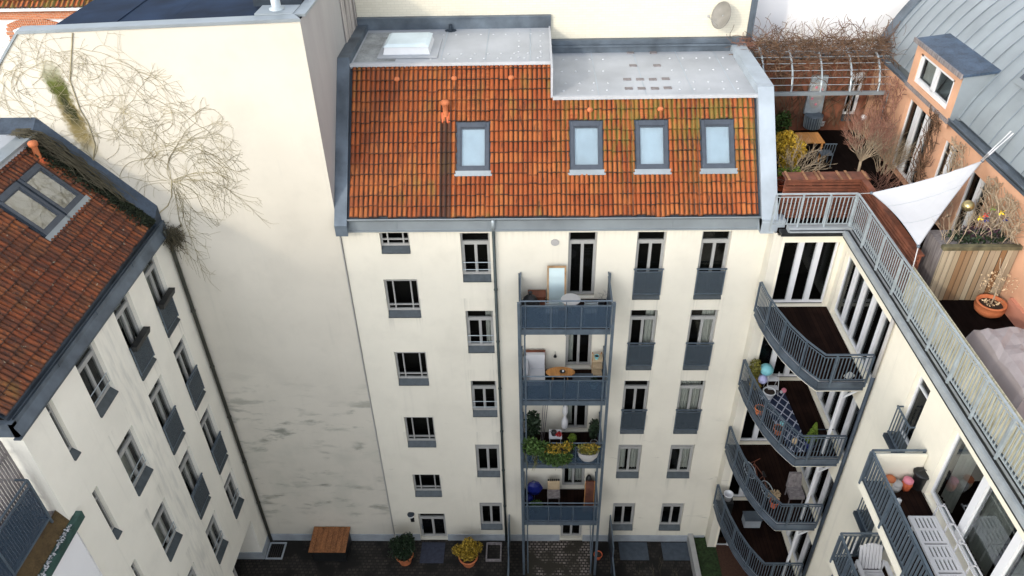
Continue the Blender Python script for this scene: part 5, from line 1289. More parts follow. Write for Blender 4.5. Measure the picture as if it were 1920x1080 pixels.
# ================================================================== ROOF GARDEN
ZD = 15.9
def fl(px_, py_, z): q = at(px_, py_, 'z', z); return Vector((q.x, q.y, z))
pg = thing('pergola', 'metal pergola of curved bars over the garden wall of the roof terrace', 'pergola', (9.7, 5.5, ZD))
b = MB(); b.box(7.35, 12.1, 4.84, 4.94, 17.88, 18.0); b.build('beam', 'zinc_light', pg)
xs_ = [7.75, 8.72, 9.70, 10.68, 11.62]
def parc(k): a = math.pi/2*k/8; return (6.4-1.5*math.cos(a), 17.98+1.15*math.sin(a))
for x in xs_:
    b = MB(); b.tube([(x, *parc(k)) for k in range(9)], .034, 6); b.build('arch', 'steel_light', pg)
b = MB()
for k in range(1, 8): y, z = parc(k); b.tube([(7.35, y, z+.02), (12.0, y, z+.02)], .010, 4)
b.build('wires', 'steel_light', pg)
for x in (7.45, 12.0): b = MB(); b.bar((x, 4.89, ZD), (x, 4.89, 17.9), .07); b.build('post', 'steel_light', pg)
rg = random.Random(51); b = MB()
for i in range(900):
    x = rg.uniform(7.2, 12.3); k = 8.6-abs(rg.gauss(0, 2.6)); a = math.pi/2*k/8; y = 6.4-1.5*math.cos(a); z = 17.98+1.15*math.sin(a)+.05; p = Vector((x, y, z)); d = Vector((rg.gauss(0, 1), rg.gauss(0, .35), rg.gauss(0, .35))).normalized(); pts = [p.copy()]
    for j in range(7):
        d = (d+Vector((rg.gauss(0, .4), rg.gauss(0, .3), rg.gauss(0, .3)))).normalized(); p = p+d*.15; pts.append(p.copy())
    b.tube(pts, rg.uniform(.004, .013), 3, cap=False)
pv = b.build('pergola_climber', 'browntwig'); tag(pv, 'brown tangle of leafless climber lying along the top of the pergola', 'climbing plant')
rg = random.Random(52)
for x, h in ((8.3, .5), (8.6, .8), (9.0, .4), (9.6, .7), (9.9, .8), (10.3, .45), (10.9, .5), (11.4, .45), (7.8, .35), (11.9, .3), (8.0, .5), (9.3, .6)):
    b = MB(); twig_tree(b, (x, 6.2, 18.95), (rg.gauss(0, .3), rg.gauss(0, .15), 1), h*.60, .014, 5, rg, .1, 2, .8); b.build('upright_shoot', 'palebark', pv)
rg = random.Random(53); b = MB()
for i in range(90):
    x = rg.uniform(7.4, 11.9); p = Vector((x, 6.33, ZD+rg.uniform(0, .4))); pts = [p.copy()]; a = math.pi/2+rg.gauss(0, .35)
    for j in range(rg.randint(8, 22)):
        a += rg.gauss(0, .28); a = a*.92+math.pi/2*.08; p = p+Vector((math.cos(a)*.13, rg.gauss(0, .01), math.sin(a)*.13)); 
        if p.z > 18.7: break
        pts.append(Vector((min(12, max(7.35, p.x)), min(6.37, p.y), p.z)))
    if len(pts) > 2: b.tube(pts, rg.uniform(.008, .022), 3, cap=False)
o = b.build('garden_wall_creeper', 'browntwig'); tag(o, 'dark creeper stems climbing the rusty salmon garden wall', 'climbing plant')
# penthouse climbers
def wall_tangle(name, y0, y1, z0, z1, n, seed, label, mat='browntwig'):
    rg = random.Random(seed); b = MB()
    for i in range(n):
        p = Vector((PX-.05-rg.random()*.2, rg.uniform(y0, y1), z0+(z1-z0)*rg.random()**1.2)); a = rg.uniform(.3, 2.8); pts = [p.copy()]
        for j in range(rg.randint(6, 14)):
            a += rg.gauss(0, .4); p = p+Vector((rg.gauss(0, .02), math.cos(a)*.11, math.sin(a)*.11)); p.x = min(PX-.03, max(PX-.35, p.x))
            if p.z > z1+.05 or p.z < ZD or not (y0-.15 < p.y < y1+.15): break
            pts.append(p.copy())
        if len(pts) > 2: b.tube(pts, rg.uniform(.006, .016), 3, cap=False)
    o = b.build(name, mat); tag(o, label, 'climbing plant'); return o
wall_tangle('wall_climber', .95, 1.6, ZD+.2, 18.8, 120, 54, 'dense brown climber below the near corner of the dormer', 'browntwig')
wall_tangle('wall_climber', 3.55, 5.6, ZD, 18.6, 110, 55, 'brown climber in the far corner between pergola and glazed doors', 'redtwig')
wall_tangle('wall_climber', -3.9, -2.1, ZD+1.2, 18.45, 150, 56, 'tan climber above the plank planter, right of the white sail', 'palebark')
wall_tangle('wall_climber', -.85, .0, ZD+.2, 18.6, 70, 57, 'thin climber between the two narrow glazed terrace doors', 'palebark')
# fountain
t = thing('wall_fountain', 'silver wall fountain with rosette panel and ribbed half-round basin', 'fountain', (10.05, 6.0, ZD))
b = MB(); b.hexa([(9.78, 6.18, ZD+.75), (10.42, 6.18, ZD+.75), (10.42, 6.30, ZD+.75), (9.78, 6.30, ZD+.75), (9.82, 6.2, ZD+2.15), (10.38, 6.2, ZD+2.15), (10.38, 6.30, ZD+2.15), (9.82, 6.30, ZD+2.15)]); b.build('back_panel', 'steel_light', t)
b = MB(); n = 22; ring = [(10.1+.25*math.cos(2*math.pi*i/n), 6.16, ZD+1.45+.5*math.sin(2*math.pi*i/n)) for i in range(n)]; b.q(*ring)
for i in range(n): j = (i+1) % n; b.q(ring[i], ring[j], (ring[j][0], 6.2, ring[j][2]), (ring[i][0], 6.2, ring[i][2]))
mp_ = b.build('rosette_panel', 'frame', t)
for i in range(9):
    a = 2*math.pi*i/9; c = (10.1+.15*math.cos(a), 6.15, ZD+1.45+.34*math.sin(a)); b = MB(); b.ball(c, .05, 8, 1, 1, .3); b.build('rosette', 'pink' if i % 2 else 'greyside', mp_)
b = MB(); b.lathe((10.1, 6.0, ZD+.30), [(.001, 0), (.27, 0), (.31, .45), (.33, .48), (.29, .50), (.001, .42)], 24)
b.build('basin', 'steel', t, True)
b = MB()
for i in range(22): a = 2*math.pi*i/22; b.tube([(10.1+.285*math.cos(a), 6.0+.285*math.sin(a), ZD+.32), (10.1+.315*math.cos(a), 6.0+.315*math.sin(a), ZD+.76)], .012, 4)
b.build('ribs', 'steel_light', t)
b = MB(); b.box(9.88, 10.34, 5.45, 5.7, ZD, ZD+.08); b.build('step', 'greyside', t)
for px_, py_, lb in ((1489, 242, 'left'), (1538, 243, 'right')):
    p = fl(px_, py_, ZD); t = thing('lantern', 'small white lantern standing to the %s of the wall fountain' % lb, 'lantern', p, 'white terrace lanterns')
    b = MB(); b.lathe(p, [(.06, .15), (.09, .17), (.11, .34), (.02, .36)], 10); b.build('shade', 'white', t); b = MB(); b.tube([p, p+Vector((0, 0, .16))], .03, 6); b.build('foot', 'black', t)
p = fl(1608, 262, ZD); t = thing('lantern', 'round white garden globe behind the bare red-twigged maple', 'lantern', p)
b = MB(); b.ball(p+Vector((0, 0, .85)), .11, 12); b.build('globe', 'white', t, True); b = MB(); b.tube([p, p+Vector((0, 0, .75))], .015, 5); b.build('stake', 'black', t)
rg = random.Random(60)
# yellow shrub
p = fl(1478, 345, ZD); t = thing('yellow_shrub', 'tall yellow and green leaved shrub by the left end of the roof terrace', 'shrub', p)
b = MB(); 
for i in range(10): twig_tree(b, p, (rg.gauss(0, .45)+.2, rg.gauss(0, .4), 1), .62, .018, 3, rg, .1, 3, .5)
b.build('stem', 'palebark', t)
b = MB(); b.cloud(p+Vector((-.15, .6, 1.15)), (.40, .42, .45), 1500, .06, rg, .3); b.cloud(p+Vector((.2, .5, 1.0)), (.34, .34, .34), 700, .055, rg, .3); b.cloud(p+Vector((-.1, .2, .7)), (.3, .3, .3), 500, .055, rg, .3); b.build('yellow_foliage', leafm('golden_leaves', (.42, .27, .025)), t)
b = MB(); b.cloud(p+Vector((-.05, -.05, .35)), (.42, .35, .35), 700, .055, rg, .3); b.build('green_foliage', leafm('fresh_leaves', (.19, .27, .03)), t)
t = pot('potted_shrub', tuple(fl(1462, 356, ZD)), .14, .24, 'terra_red', 'small lime plant with red leaves behind the left end of the terrace rail')
p = fl(1462, 356, ZD); b = MB(); b.cloud(p+Vector((0, 0, .42)), (.18, .15, .2), 180, .06, rg, .3); b.build('foliage', 'leaf_red', t); b = MB(); b.cloud(p+Vector((.02, .05, .58)), (.2, .15, .12), 160, .06, rg, .3); b.build('top_foliage', 'leaf_lime', t)
p = fl(1462, 255, ZD); t = thing('dark_shrub', 'dark green shrub in the shaded far left corner of the roof terrace', 'shrub', p)
b = MB(); b.cloud(p+Vector((0, 0, .5)), (.35, .3, .5), 500, .06, rg, .3); b.build('foliage', 'leaf', t)
b = MB(); b.tube([p, p+Vector((0, 0, .6))], .02, 5); b.build('stem', 'twig', t)
# orange table
p = fl(1512, 298, ZD); t = thing('garden_table', 'square orange wooden table behind the yellow shrub on the roof terrace', 'table', p)
b = MB(); b.box(p.x-.38, p.x+.40, p.y-.25, p.y+.55, ZD+.70, ZD+.74); b.build('table_top', 'wood', t)
for sx in (-.32, .34):
    for sy in (-.18, .48): b = MB(); b.bar((p.x+sx, p.y+sy, ZD), (p.x+sx, p.y+sy, ZD+.7), .05); b.build('leg', 'wood', t)
t = thing('garden_chair', 'grey metal garden chair in front of the orange table on the roof terrace', 'chair', (p.x+.35, p.y-.5, ZD))
cx, cy = p.x+.42, p.y-.45
b = MB(); b.box(cx-.2, cx+.2, cy-.2, cy+.2, ZD+.44, ZD+.47); b.build('seat', 'steel', t)
b = MB()
for i in range(5): b.bar((cx-.18+i*.09, cy-.2, ZD+.47), (cx-.18+i*.09, cy-.27, ZD+.9), .02)
b.bar((cx-.2, cy-.27, ZD+.9), (cx+.2, cy-.27, ZD+.9), .03); b.build('backrest', 'steel', t)
for sx in (-.18, .18):
    for sy in (-.18, .18): b = MB(); b.bar((cx+sx, cy+sy, ZD), (cx+sx, cy+sy, ZD+.44), .025); b.build('leg', 'steel', t)
# maple
p = fl(1604, 338, ZD); t = thing('bare_maple', 'small leafless maple with fan of reddish twigs on a short pale trunk', 'tree', p)
b = MB(); b.tube([p, p+Vector((.02, .02, .35)), p+Vector((.0, .0, .72))], .05, 8, .045); b.build('trunk', 'palebark', t, True)
b = MB(); rg = random.Random(61); b2 = MB(); tips = []
for i in range(16):
    a = 2*math.pi*i/16+rg.gauss(0, .2); s_ = rg.uniform(.25, .85); twig_tree(b, p+Vector((0, 0, .68)), (math.cos(a)*s_, math.sin(a)*s_, .95), .60, .020, 2, rg, .35, 3, .42, tips)
b.build('limbs', 'palebark', t)
for q in tips:
    for k in range(3): twig_tree(b2, q, (q-p-Vector((rg.gauss(0, .4), rg.gauss(0, .4), .2))).normalized(), .22, .007, 1, rg, .2, 2, .6)
b2.build('twigs', 'redtwig', t)
p = fl(1655, 322, ZD); t = thing('bare_bush', 'tan leafless bush between the bare maple and the glazed doors', 'shrub', p)
b = MB(); rg = random.Random(62)
for i in range(20): twig_tree(b, p+Vector((rg.gauss(0, .12), rg.gauss(0, .2), 0)), (rg.gauss(0, .35), rg.gauss(0, .35), 1), .62, .015, 3, rg, .15, 3, .45)
b.build('stem', 'palebark', t)
p = fl(1655, 356, ZD); t = thing('bare_bush', 'low reddish tangle of bare twigs beside the white sail', 'shrub', p)
b = MB(); rg = random.Random(63)
for i in range(30): twig_tree(b, p+Vector((rg.gauss(0, .3), rg.gauss(0, .25), 0)), (rg.gauss(0, .6), rg.gauss(0, .6), .7), .32, .010, 3, rg, .1, 2, .6)
b.build('stem', 'redtwig', t)
p = fl(1735, 338, ZD); t = pot('potted_shrub', tuple(p), .2, .3, 'wood', 'yellow primroses in a brown tub below the climber')
b = MB(); b.cloud(p+Vector((0, 0, .38)), (.28, .2, .12), 160, .05, random.Random(3), .2); b.build('blossom', 'yellowp', t)
# red-brown slat fence
ft = thing('slat_fence', 'red-brown wooden slat fence behind the front terrace railing', 'fence', (8.6, .0, ZD))
b = MB()
for k in range(13): b.box(7.42, 9.72, .0+.02*(k % 2), .045, ZD+.10+k*.10, ZD+.175+k*.10)
b.build('slats', 'brownslat', ft)
for x in (7.42, 8.15, 8.55, 9.0, 9.35, 9.70): b = MB(); b.box(x-.03, x+.03, .05, .12, ZD, ZD+1.39); b.build('post', 'brownslat', ft)
b = MB(); b.box(7.36, 9.80, -.08, .40, ZD+1.40, ZD+1.44); 
for k in range(5): pass
b.build('top_board', 'brownslat', ft)
for x in (7.45, 7.95, 8.3, 8.42, 8.95, 9.2, 9.7): b = MB(); b.box(x-.03, x+.03, -.1, .42, ZD+1.441, ZD+1.47); b.build('batten', noisy('batten_wood', (.24, .12, .06), .4, 5), ft)
ft = thing('slat_fence', 'long red-brown slat fence behind the side railing, next to the white sail', 'fence', (9.75, -2, ZD))
b = MB()
for k in range(13): b.box(9.56, 9.595+.02*(k % 2), -4.0, -.02, ZD+.10+k*.10, ZD+.175+k*.10)
b.build('slats', 'brownslat', ft)
b = MB(); b.box(9.52, 9.70, -4.05, -.1, ZD+1.40, ZD+1.44); b.build('top_board', 'brownslat', ft)
for y in (-3.95, -3.0, -2.1, -1.2, -.3): b = MB(); b.box(9.62, 9.68, y-.03, y+.03, ZD, ZD+1.38); b.build('post', 'brownslat', ft)
b = MB(); b.box(9.46, 9.48, -15, -4.1, ZD+.12, ZD+1.17)
o = b.build('reed_screen', 'reed'); tag(o, 'long pale reed mat tied behind the side railing of the terrace', 'screen')
# sail
t = thing('shade_sail', 'white triangular shade sail stretched above the roof terrace corner', 'awning', (10.5, -1.5, 17.5))
A = at(1634, 362, 'z', 17.75); Bp = at(1722, 462, 'z', 17.7); Cp = at(1842, 302, 'x', 11.9)
N2 = 14; idx = {}; b = MB(); G = (A+Bp+Cp)/3
def sp(i, j):
    k = N2-i-j; w = (i/N2, j/N2, k/N2); p = A*w[0]+Bp*w[1]+Cp*w[2]
    e = 4*(w[0]*w[1]*(1-w[2])**2*.11+w[1]*w[2]*(1-w[0])**2*.07+w[0]*w[2]*(1-w[1])**2*.12)
    p = p+(G-p)*e; p.z += -.10*27*w[0]*w[1]*w[2]+.012*math.sin(38*w[0]+9*w[1])*w[2]; return p
for i in range(N2):
    for j in range(N2-i):
        b.q(sp(i, j), sp(i+1, j), sp(i, j+1))
        if i+j < N2-1: b.q(sp(i+1, j), sp(i+1, j+1), sp(i, j+1))
ms = b.build('cloth', 'fabric', t, True)
for f_ in (.33, .66):
    q_ = MB(); k0 = int(N2*f_); pts_ = [sp(i_, k0)+Vector((0, 0, .006)) for i_ in range(N2-k0+1)]; q_.tube(pts_, .008, 4); q_.build('seam', 'membrane', ms)
q_ = MB()
for e_ in ([sp(i_, 0) for i_ in range(N2+1)], [sp(0, i_) for i_ in range(N2+1)], [sp(i_, N2-i_) for i_ in range(N2+1)]): q_.tube(e_, .011, 4)
q_.build('hem', 'membrane', ms)
for c_ in (A, Bp, Cp): q_ = MB(); q_.ball(c_, .045, 8); q_.build('corner_ring', 'steel', t)
b = MB(); E1_ = at(1900, 250, 'x', 12.2); Q1_ = at(1855, 290, 'x', 11.62); b.tube([Cp, Q1_, E1_], .022, 5); b.tube([Cp+Vector((0, .05, 0)), Q1_+Vector((0, .07, 0)), E1_+Vector((.0, .12, 0))], .020, 5); b.tube([A, (9.35, -.62, 17.17)], .012, 5); b.tube([Bp, Bp+Vector((.12, .05, -1.3))], .014, 5); b.build('rope', 'fabric', t)
# big plank planter
t = thing('plank_planter', 'tall planter of weathered vertical planks with mossy rim and bare plants', 'planter', (11, -3.7, ZD))
b = MB()
for i in range(13):
    x = 10.14+i*.142; b.box(x, x+.135, -4.02-.006*(i % 3), -3.98, ZD+.02, ZD+1.62)
b.build('front_planks', 'planks', t)
b = MB(); b.box(10.14, 11.98, -3.98, -3.1, ZD+.02, ZD+1.58); b.build('box', 'greywood', t)
b = MB(); b.box(10.08, 11.98, -4.10, -3.95, ZD+1.60, ZD+1.70); b.build('rim', noisy('mossy_rim', (.10, .09, .05), .7, 3, .9), t)
rg = random.Random(70); b = MB()
for i in range(20): twig_tree(b, (rg.uniform(10.2, 11.8), rg.uniform(-3.9, -3.3), ZD+1.55), (rg.gauss(0, .35), rg.gauss(0, .3), 1), rg.uniform(.25, .55), .012, 3, rg, .1, 2, .5)
b.build('twigs', 'palebark', t)
b = MB(); b.cloud((11.1, -3.6, ZD+1.7), (.85, .35, .14), 500, .05, rg, .2); b.build('ground_leaves', 'leaf_dark', t)
b = MB(); b.cloud((11.2, -3.5, ZD+1.78), (.6, .3, .14), 160, .04, rg, .2); b.build('heather', noisy('purple_heather', (.05, .02, .035), .4, 9), t)
for k, (px_, py_, mt, nm) in enumerate(((1862, 390, 'leaf_lime', 'green'), (1848, 402, 'red', 'red'), (1838, 408, 'yellowp', 'yellow'), (1878, 398, 'yellowp', 'yellow'), (1885, 410, 'blue', 'blue'), (1850, 411, 'blue', 'blue'))):
    q = at(px_, py_, 'y', -3.5); tt = thing('pinwheel', 'small %s pinwheel on a stick among the planter twigs, %s of its pair' % (nm, 'left' if k in (2, 5) else 'right') if nm in ('yellow', 'blue') else 'small %s pinwheel on a stick among the planter twigs' % nm, 'pinwheel', q)
    b = MB()
    for a in range(4): an = a*math.pi/2+.4; b.q(q, q+Vector((math.cos(an)*.07, -.01, math.sin(an)*.07)), q+Vector((math.cos(an+.7)*.09, -.04, math.sin(an+.7)*.09)))
    b.build('blades', mt, tt); b = MB(); b.tube([q, (q.x, q.y, ZD+1.5)], .006, 4); b.build('stick', 'greywood', tt)
q = at(1815, 386, 'y', -3.2); t = thing('brass_ball', 'shiny brass garden ball on a rod before the narrow terrace window', 'ornament', q)
b = MB(); b.ball(q, .15, 20, .95); b.build('ball', 'brass', t, True); b = MB(); b.tube([q-Vector((0, 0, .14)), (q.x, q.y, ZD+1.5)], .012, 5); b.build('rod', 'black', t)
# pot with dry plant
p = fl(1850, 588, ZD); t = thing('terracotta_bowl', 'wide round terracotta bowl with a dry twiggy plant by the salmon wall', 'flower pot', p)
b = MB(); b.lathe(p, [(.001, 0), (.20, 0), (.33, .12), (.36, .24), (.33, .33), (.355, .34), (.35, .37), (.30, .37), (.28, .28), (.001, .28)], 28); b.build('bowl', 'terra', t, True)
b = MB(); b.lathe(p+Vector((0, 0, .285)), [(.29, 0), (.001, .02)], 18); b.build('soil', 'soil', t)
b = MB(); rg = random.Random(71); twig_tree(b, p+Vector((0, 0, .3)), (.15, 0, 1), .75, .02, 1, rg, .1, 2, .4); b.build('stem', 'palebark', t)
b = MB(); b.cloud(p+Vector((-.05, 0, .95)), (.5, .35, .32), 150, .03, rg, .2); b.cloud(p+Vector((0, 0, .4)), (.25, .2, .1), 50, .035, rg, .2); b.build('dry_leaves', 'sandy', t)
# covered furniture
p = fl(1905, 720, ZD+.3); t = thing('covered_furniture', 'bulky terrace furniture under a creased grey-mauve cover', 'cover', (11, -6.3, ZD))
b = MB(); x0, x1, y0, y1 = 10.15, 11.75, -8.4, -5.75
rg = random.Random(72); nx, ny = 10, 14; top = {}
for i in range(nx+1):
    for j in range(ny+1):
        u, v = i/nx, j/ny; e = min(u, 1-u, v, 1-v); h = .80*(1-max(0, 1-e/.16)**2.2)+.07*abs(math.sin(u*7+v*5))*min(1, e*8)-.05*abs(math.sin(v*11-u*6))*min(1, e*8)+rg.gauss(0, .018)
        fl_ = .10*max(0, 1-e/.1)
        top[i, j] = Vector((x0+(x1-x0)*u+(fl_ if u > .5 else -fl_)*(1 if min(u, 1-u) < .1 else 0), y0+(y1-y0)*v, ZD+max(.04, h)))
for i in range(nx):
    for j in range(ny): b.q(top[i, j], top[i+1, j], top[i+1, j+1], top[i, j+1])
b.build('cover', 'cover', t)
b = MB(); b.box(10.35, 11.55, -8.2, -5.95, ZD, ZD+.35); b.build('furniture', 'brownslat', t)
# satellite dish
q = at(1354, 29, 'y', 6.0); t = thing('satellite_dish', 'round grey satellite dish fixed to the cream brick rear wall', 'satellite dish', q)
axis = Vector((-.80, -.50, .32)).normalized(); side = axis.cross(Vector((0, 0, 1))).normalized(); upv = side.cross(axis)
b = MB(); n = 28; prev = None
for k in range(5):
    rr = .40*k/4; ring = [q+side*rr*math.cos(2*math.pi*i/n)+upv*rr*1.08*math.sin(2*math.pi*i/n)+axis*(.10*(k/4)**2-.05) for i in range(n)]
    if prev:
        for i in range(n): j = (i+1) % n; b.q(prev[i], prev[j], ring[j], ring[i])
    prev = ring
b.tube(prev+[prev[0]], .012, 5, cap=False)
b.build('reflector', noisy('dish_grey', (.20, .19, .17), .15, 4, .6), t, True)
b = MB(); f_ = q+axis*.62-upv*.12; b.tube([q-upv*.40, f_], .012, 5); b.build('arm', 'frame', t); b = MB(); b.ball(f_, .05, 8); b.build('receiver', 'frame', t)
b = MB(); b.tube([q-axis*.05, Vector((q.x+.05, 6.3, q.z-.05)), Vector((q.x+.05, 6.39, q.z-.05))], .025, 6); b.build('bracket', 'steel_light', t)
rg = random.Random(80); b = MB()
for i in range(60):
    p = Vector((7.25+rg.gauss(0, .15), 6.15+rg.gauss(0, .1), 19.15+rg.gauss(0, .12))); b.tube([p, p+Vector((rg.gauss(.1, .15), rg.gauss(0, .08), rg.gauss(0, .12))), p+Vector((rg.gauss(.2, .2), rg.gauss(0, .1), rg.gauss(-.1, .15)))], .010, 3, cap=False)
o = b.build('corner_tangle', 'redtwig'); tag(o, 'knot of reddish stems at the corner of the cream brick wall', 'climbing plant')

# ================================================================== CURVED BALCONY THINGS
z = FLO[0]
p = fl(1592, 706, z); t = thing('paper_box', 'small crumpled pale box on the floor of the top curved balcony', 'box', p)
b = MB(); b.obox(Matrix.Translation(p) @ Matrix.Rotation(.5, 4, 'Z'), -.13, .13, -.08, .08, 0, .06); b.build('carton', 'curtain', t); b = MB(); b.obox(Matrix.Translation(p+Vector((0, 0, .062))) @ Matrix.Rotation(.62, 4, 'Z'), -.11, .12, -.02, .08, 0, .015); b.build('flap', 'curtain', t)
z = FLO[1]; rg = random.Random(90)
b = MB(); b.q((7.55, -1.1, z+.012), (8.45, -1.1, z+.012), (8.55, -3.75, z+.012), (7.95, -3.75, z+.012)); b.q((7.55, -1.1, z+.004), (8.45, -1.1, z+.004), (8.55, -3.75, z+.004), (7.95, -3.75, z+.004))
o = b.build('rug', 'rug'); tag(o, 'dark blue rug with white lattice pattern, second curved balcony', 'rug')
p = Vector((8.0, -1.15, z)); t = thing('step_stool', 'white folding step stool on the second curved balcony', 'stool', p)
for k, (dy, zz) in enumerate(((0, .25), (.16, .5))): b = MB(); b.box(p.x-.17, p.x+.17, p.y+dy-.1, p.y+dy+.1, z+zz, z+zz+.03); b.build('step', 'fabric', t)
for sx in (-.18, .18): b = MB(); b.tube([(p.x+sx, p.y-.14, z), (p.x+sx, p.y+.22, z+.78)], .013, 5); b.tube([(p.x+sx, p.y+.34, z), (p.x+sx, p.y+.2, z+.5)], .013, 5); b.build('side_frame', 'fabric', t)
p = Vector((7.75, -.80, z)); t = thing('beach_toys', 'turquoise and lilac inflatable toys in the corner, second curved balcony', 'toy', p)
b = MB(); b.ball(p+Vector((.05, .02, .75)), .24, 14, .8); b.build('float', 'turq', t, True); b = MB(); b.ball(p+Vector((-.08, -.2, .5)), .16, 12); b.build('ball', noisy('lilac', (.45, .45, .7), .1), t, True)
p = Vector((7.38, -.80, z)); t = pot('potted_shrub', tuple(p), .15, .25, 'black', 'yellow green plant by the wall end of the second curved balcony')
b = MB(); b.cloud(p+Vector((.03, .02, .75)), (.2, .2, .5), 520, .05, rg, .2); b.build('foliage', 'leaf_olive', t); b = MB(); b.cloud(p+Vector((.05, -.25, .35)), (.2, .2, .25), 160, .05, rg, .2); b.build('lower_foliage', 'leaf_yellow', t)
p = fl(1440, 745, z); t = pot('flower_pot', tuple(p), .20, .30, 'white', 'round white pot on the second curved balcony behind the rail')
p = Vector((8.42, -1.1, z)); t = thing('pink_toy', 'small pink and white toy beside the white step stool', 'toy', p)
b = MB(); b.ball(p+Vector((0, 0, .09)), .09, 10); b.build('body', 'pink', t, True); b = MB(); b.ball(p+Vector((-.1, -.05, .07)), .06, 8); b.build('head', 'fabric', t, True)
p = fl(1423, 775, z); t = pot('flower_pot', tuple(p), .16, .26, 'terra', 'terracotta pot close to the rail, second curved balcony, left part')
p = fl(1458, 812, z); t = pot('flower_pot', tuple(p), .16, .24, 'terra', 'terracotta pot with a small turquoise watering jug above, second curved balcony')
b = MB(); b.ball(p+Vector((.08, .02, .42)), .08, 10, 1.2); b.build('jug', 'turq', t, True)
p = fl(1517, 838, z); t = pot('potted_conifer', tuple(p), .18, .28, 'blue', 'lime green dwarf conifer in a blue pot at the rail corner')
b = MB()
for k in range(900):
    h = rg.random(); a = rg.uniform(0, 6.283); rr = .20*(1-h)**.8*(.6+.4*rg.random()); b.leaf((p.x+rr*math.cos(a), p.y+rr*math.sin(a), z+.28+h*.80), .035, rg)
b.build('foliage', 'leaf_lime', t)
p = fl(1488, 835, z); t = thing('lantern', 'small pale oval lantern left of the blue potted conifer', 'lantern', p)
b = MB(); b.ball(p+Vector((0, 0, .20)), .09, 12, 1.4); b.build('globe', 'sandy', t, True); b = MB(); b.lathe(p, [(.08, 0), (.06, .06)], 10); b.build('foot', 'black', t)
p = fl(1540, 828, z); t = thing('storage_rack', 'low dark wire rack at the straight end of the second curved balcony', 'rack', p)
b = MB(); x0 = 8.55
for zz in (z+.1, z+.75): b.bar((x0, -3.8, zz), (x0+.62, -3.8, zz), .025); b.bar((x0, -3.5, zz), (x0+.62, -3.5, zz), .025)
for i in range(8): b.bar((x0+.62*i/7, -3.8, z), (x0+.62*i/7, -3.8, z+.75), .014)
b.build('frame', 'zinc_dark', t)
b = MB(); b.box(x0, x0+.62, -3.8, -3.5, z+.36, z+.38); b.build('shelf', 'black', t)
z = FLO[2]
p = fl(1452, 945, z+.0); p = Vector((8.1, -3.3, z)); t = pot('flower_pot', tuple(p), .15, .30, 'terra_red', 'tall orange pot with dry flowers at the corner of the third curved balcony')
b = MB(); b.cloud(p+Vector((-.05, .05, .55)), (.2, .18, .16), 160, .05, rg, .2); b.build('foliage', 'sandy', t)
t = thing('bicycle', 'bicycle with thin pale wheels leaning behind the third curved balcony rail', 'bicycle', (7.75, -2.6, z))
for (cx, cy) in ((7.55, -2.0), (7.95, -2.85)):
    d = Vector((.425, -.905, 0)); c = Vector((cx, cy, z+.33)); b = MB(); pts = [c+d*.31*math.cos(a*2*math.pi/20)+Vector((0, 0, .31*math.sin(a*2*math.pi/20))) for a in range(21)]; b.tube(pts, .018, 5, cap=False)
    wv = b.build('wheel', 'steel_light', t)
    b = MB()
    for a in range(10): b.tube([c, pts[a*2]], .003, 3, cap=False)
    b.build('spokes', 'steel_light', wv)
b = MB(); h_ = Vector((7.55, -2.0, z+.33)); r_ = Vector((7.95, -2.85, z+.33)); mid = (h_+r_)/2+Vector((0, 0, -.03)); st = mid+(r_-h_)*.18+Vector((0, 0, .42)); hd = h_+(r_-h_)*.14+Vector((0, 0, .48))
for a, c in ((h_, hd), (hd, st), (hd, mid), (mid, st), (st, r_), (mid, r_)): b.tube([a, c], .016, 5)
b.tube([hd, hd+Vector((0, 0, .12)), hd+Vector((.2, .1, .14))], .012, 5); b.tube([hd+Vector((0, 0, .12)), hd+Vector((-.15, -.08, .14))], .012, 5); b.build('frame', 'brownslat', t)
b = MB(); b.hexa([st+Vector(v) for v in ((-.06, -.12, .06), (.06, -.12, .06), (.03, .12, .06), (-.03, .12, .06), (-.06, -.12, .10), (.06, -.12, .10), (.03, .12, .10), (-.03, .12, .10))]); b.build('saddle', 'black', t)
p = Vector((8.85, -3.0, z)); t = thing('garden_chair', 'weathered grey-brown chair at the glazed side of the third curved balcony', 'chair', p)
b = MB(); b.box(p.x-.25, p.x+.25, p.y-.25, p.y+.2, z+.3, z+.45); b.build('seat', 'greywood', t); b = MB(); b.hexa([p+Vector(v) for v in ((-.25, .15, .4), (.25, .15, .4), (.25, .27, .4), (-.25, .27, .4), (-.2, .3, .95), (.2, .3, .95), (.2, .4, .95), (-.2, .4, .95))]); b.build('backrest', 'greywood', t)
for sx in (-.22, .22): b = MB(); b.bar(p+Vector((sx, -.2, 0)), p+Vector((sx, -.2, .3)), .03); b.bar(p+Vector((sx, .2, 0)), p+Vector((sx, .2, .3)), .03); b.build('leg', 'greywood', t)
z = FLO[3]
p = Vector((7.42, -.95, z)); t = thing('white_bucket', 'white bucket with dark opening at the wall end of the lowest curved balcony', 'bucket', p)
b = MB(); b.lathe(p+Vector((0, 0, .62)), [(.001, 0), (.13, 0), (.17, .30), (.19, .31), (.19, .33), (.15, .33), (.12, .05), (.001, .05)], 18); b.build('bucket', 'white', t, True); b = MB(); b.box(p.x-.2, p.x+.2, p.y-.2, p.y+.2, z, z+.62); b.build('stand', 'black', t)
p = Vector((8.25, -1.6, z)); t = thing('storage_box', 'grey storage box on the lowest curved balcony', 'box', p)
b = MB(); b.box(p.x-.3, p.x+.3, p.y-.2, p.y+.2, z, z+.42); b.build('body', 'plinth', t); b = MB(); b.box(p.x-.32, p.x+.32, p.y-.22, p.y+.22, z+.42, z+.47); b.build('lid', 'zinc', t)

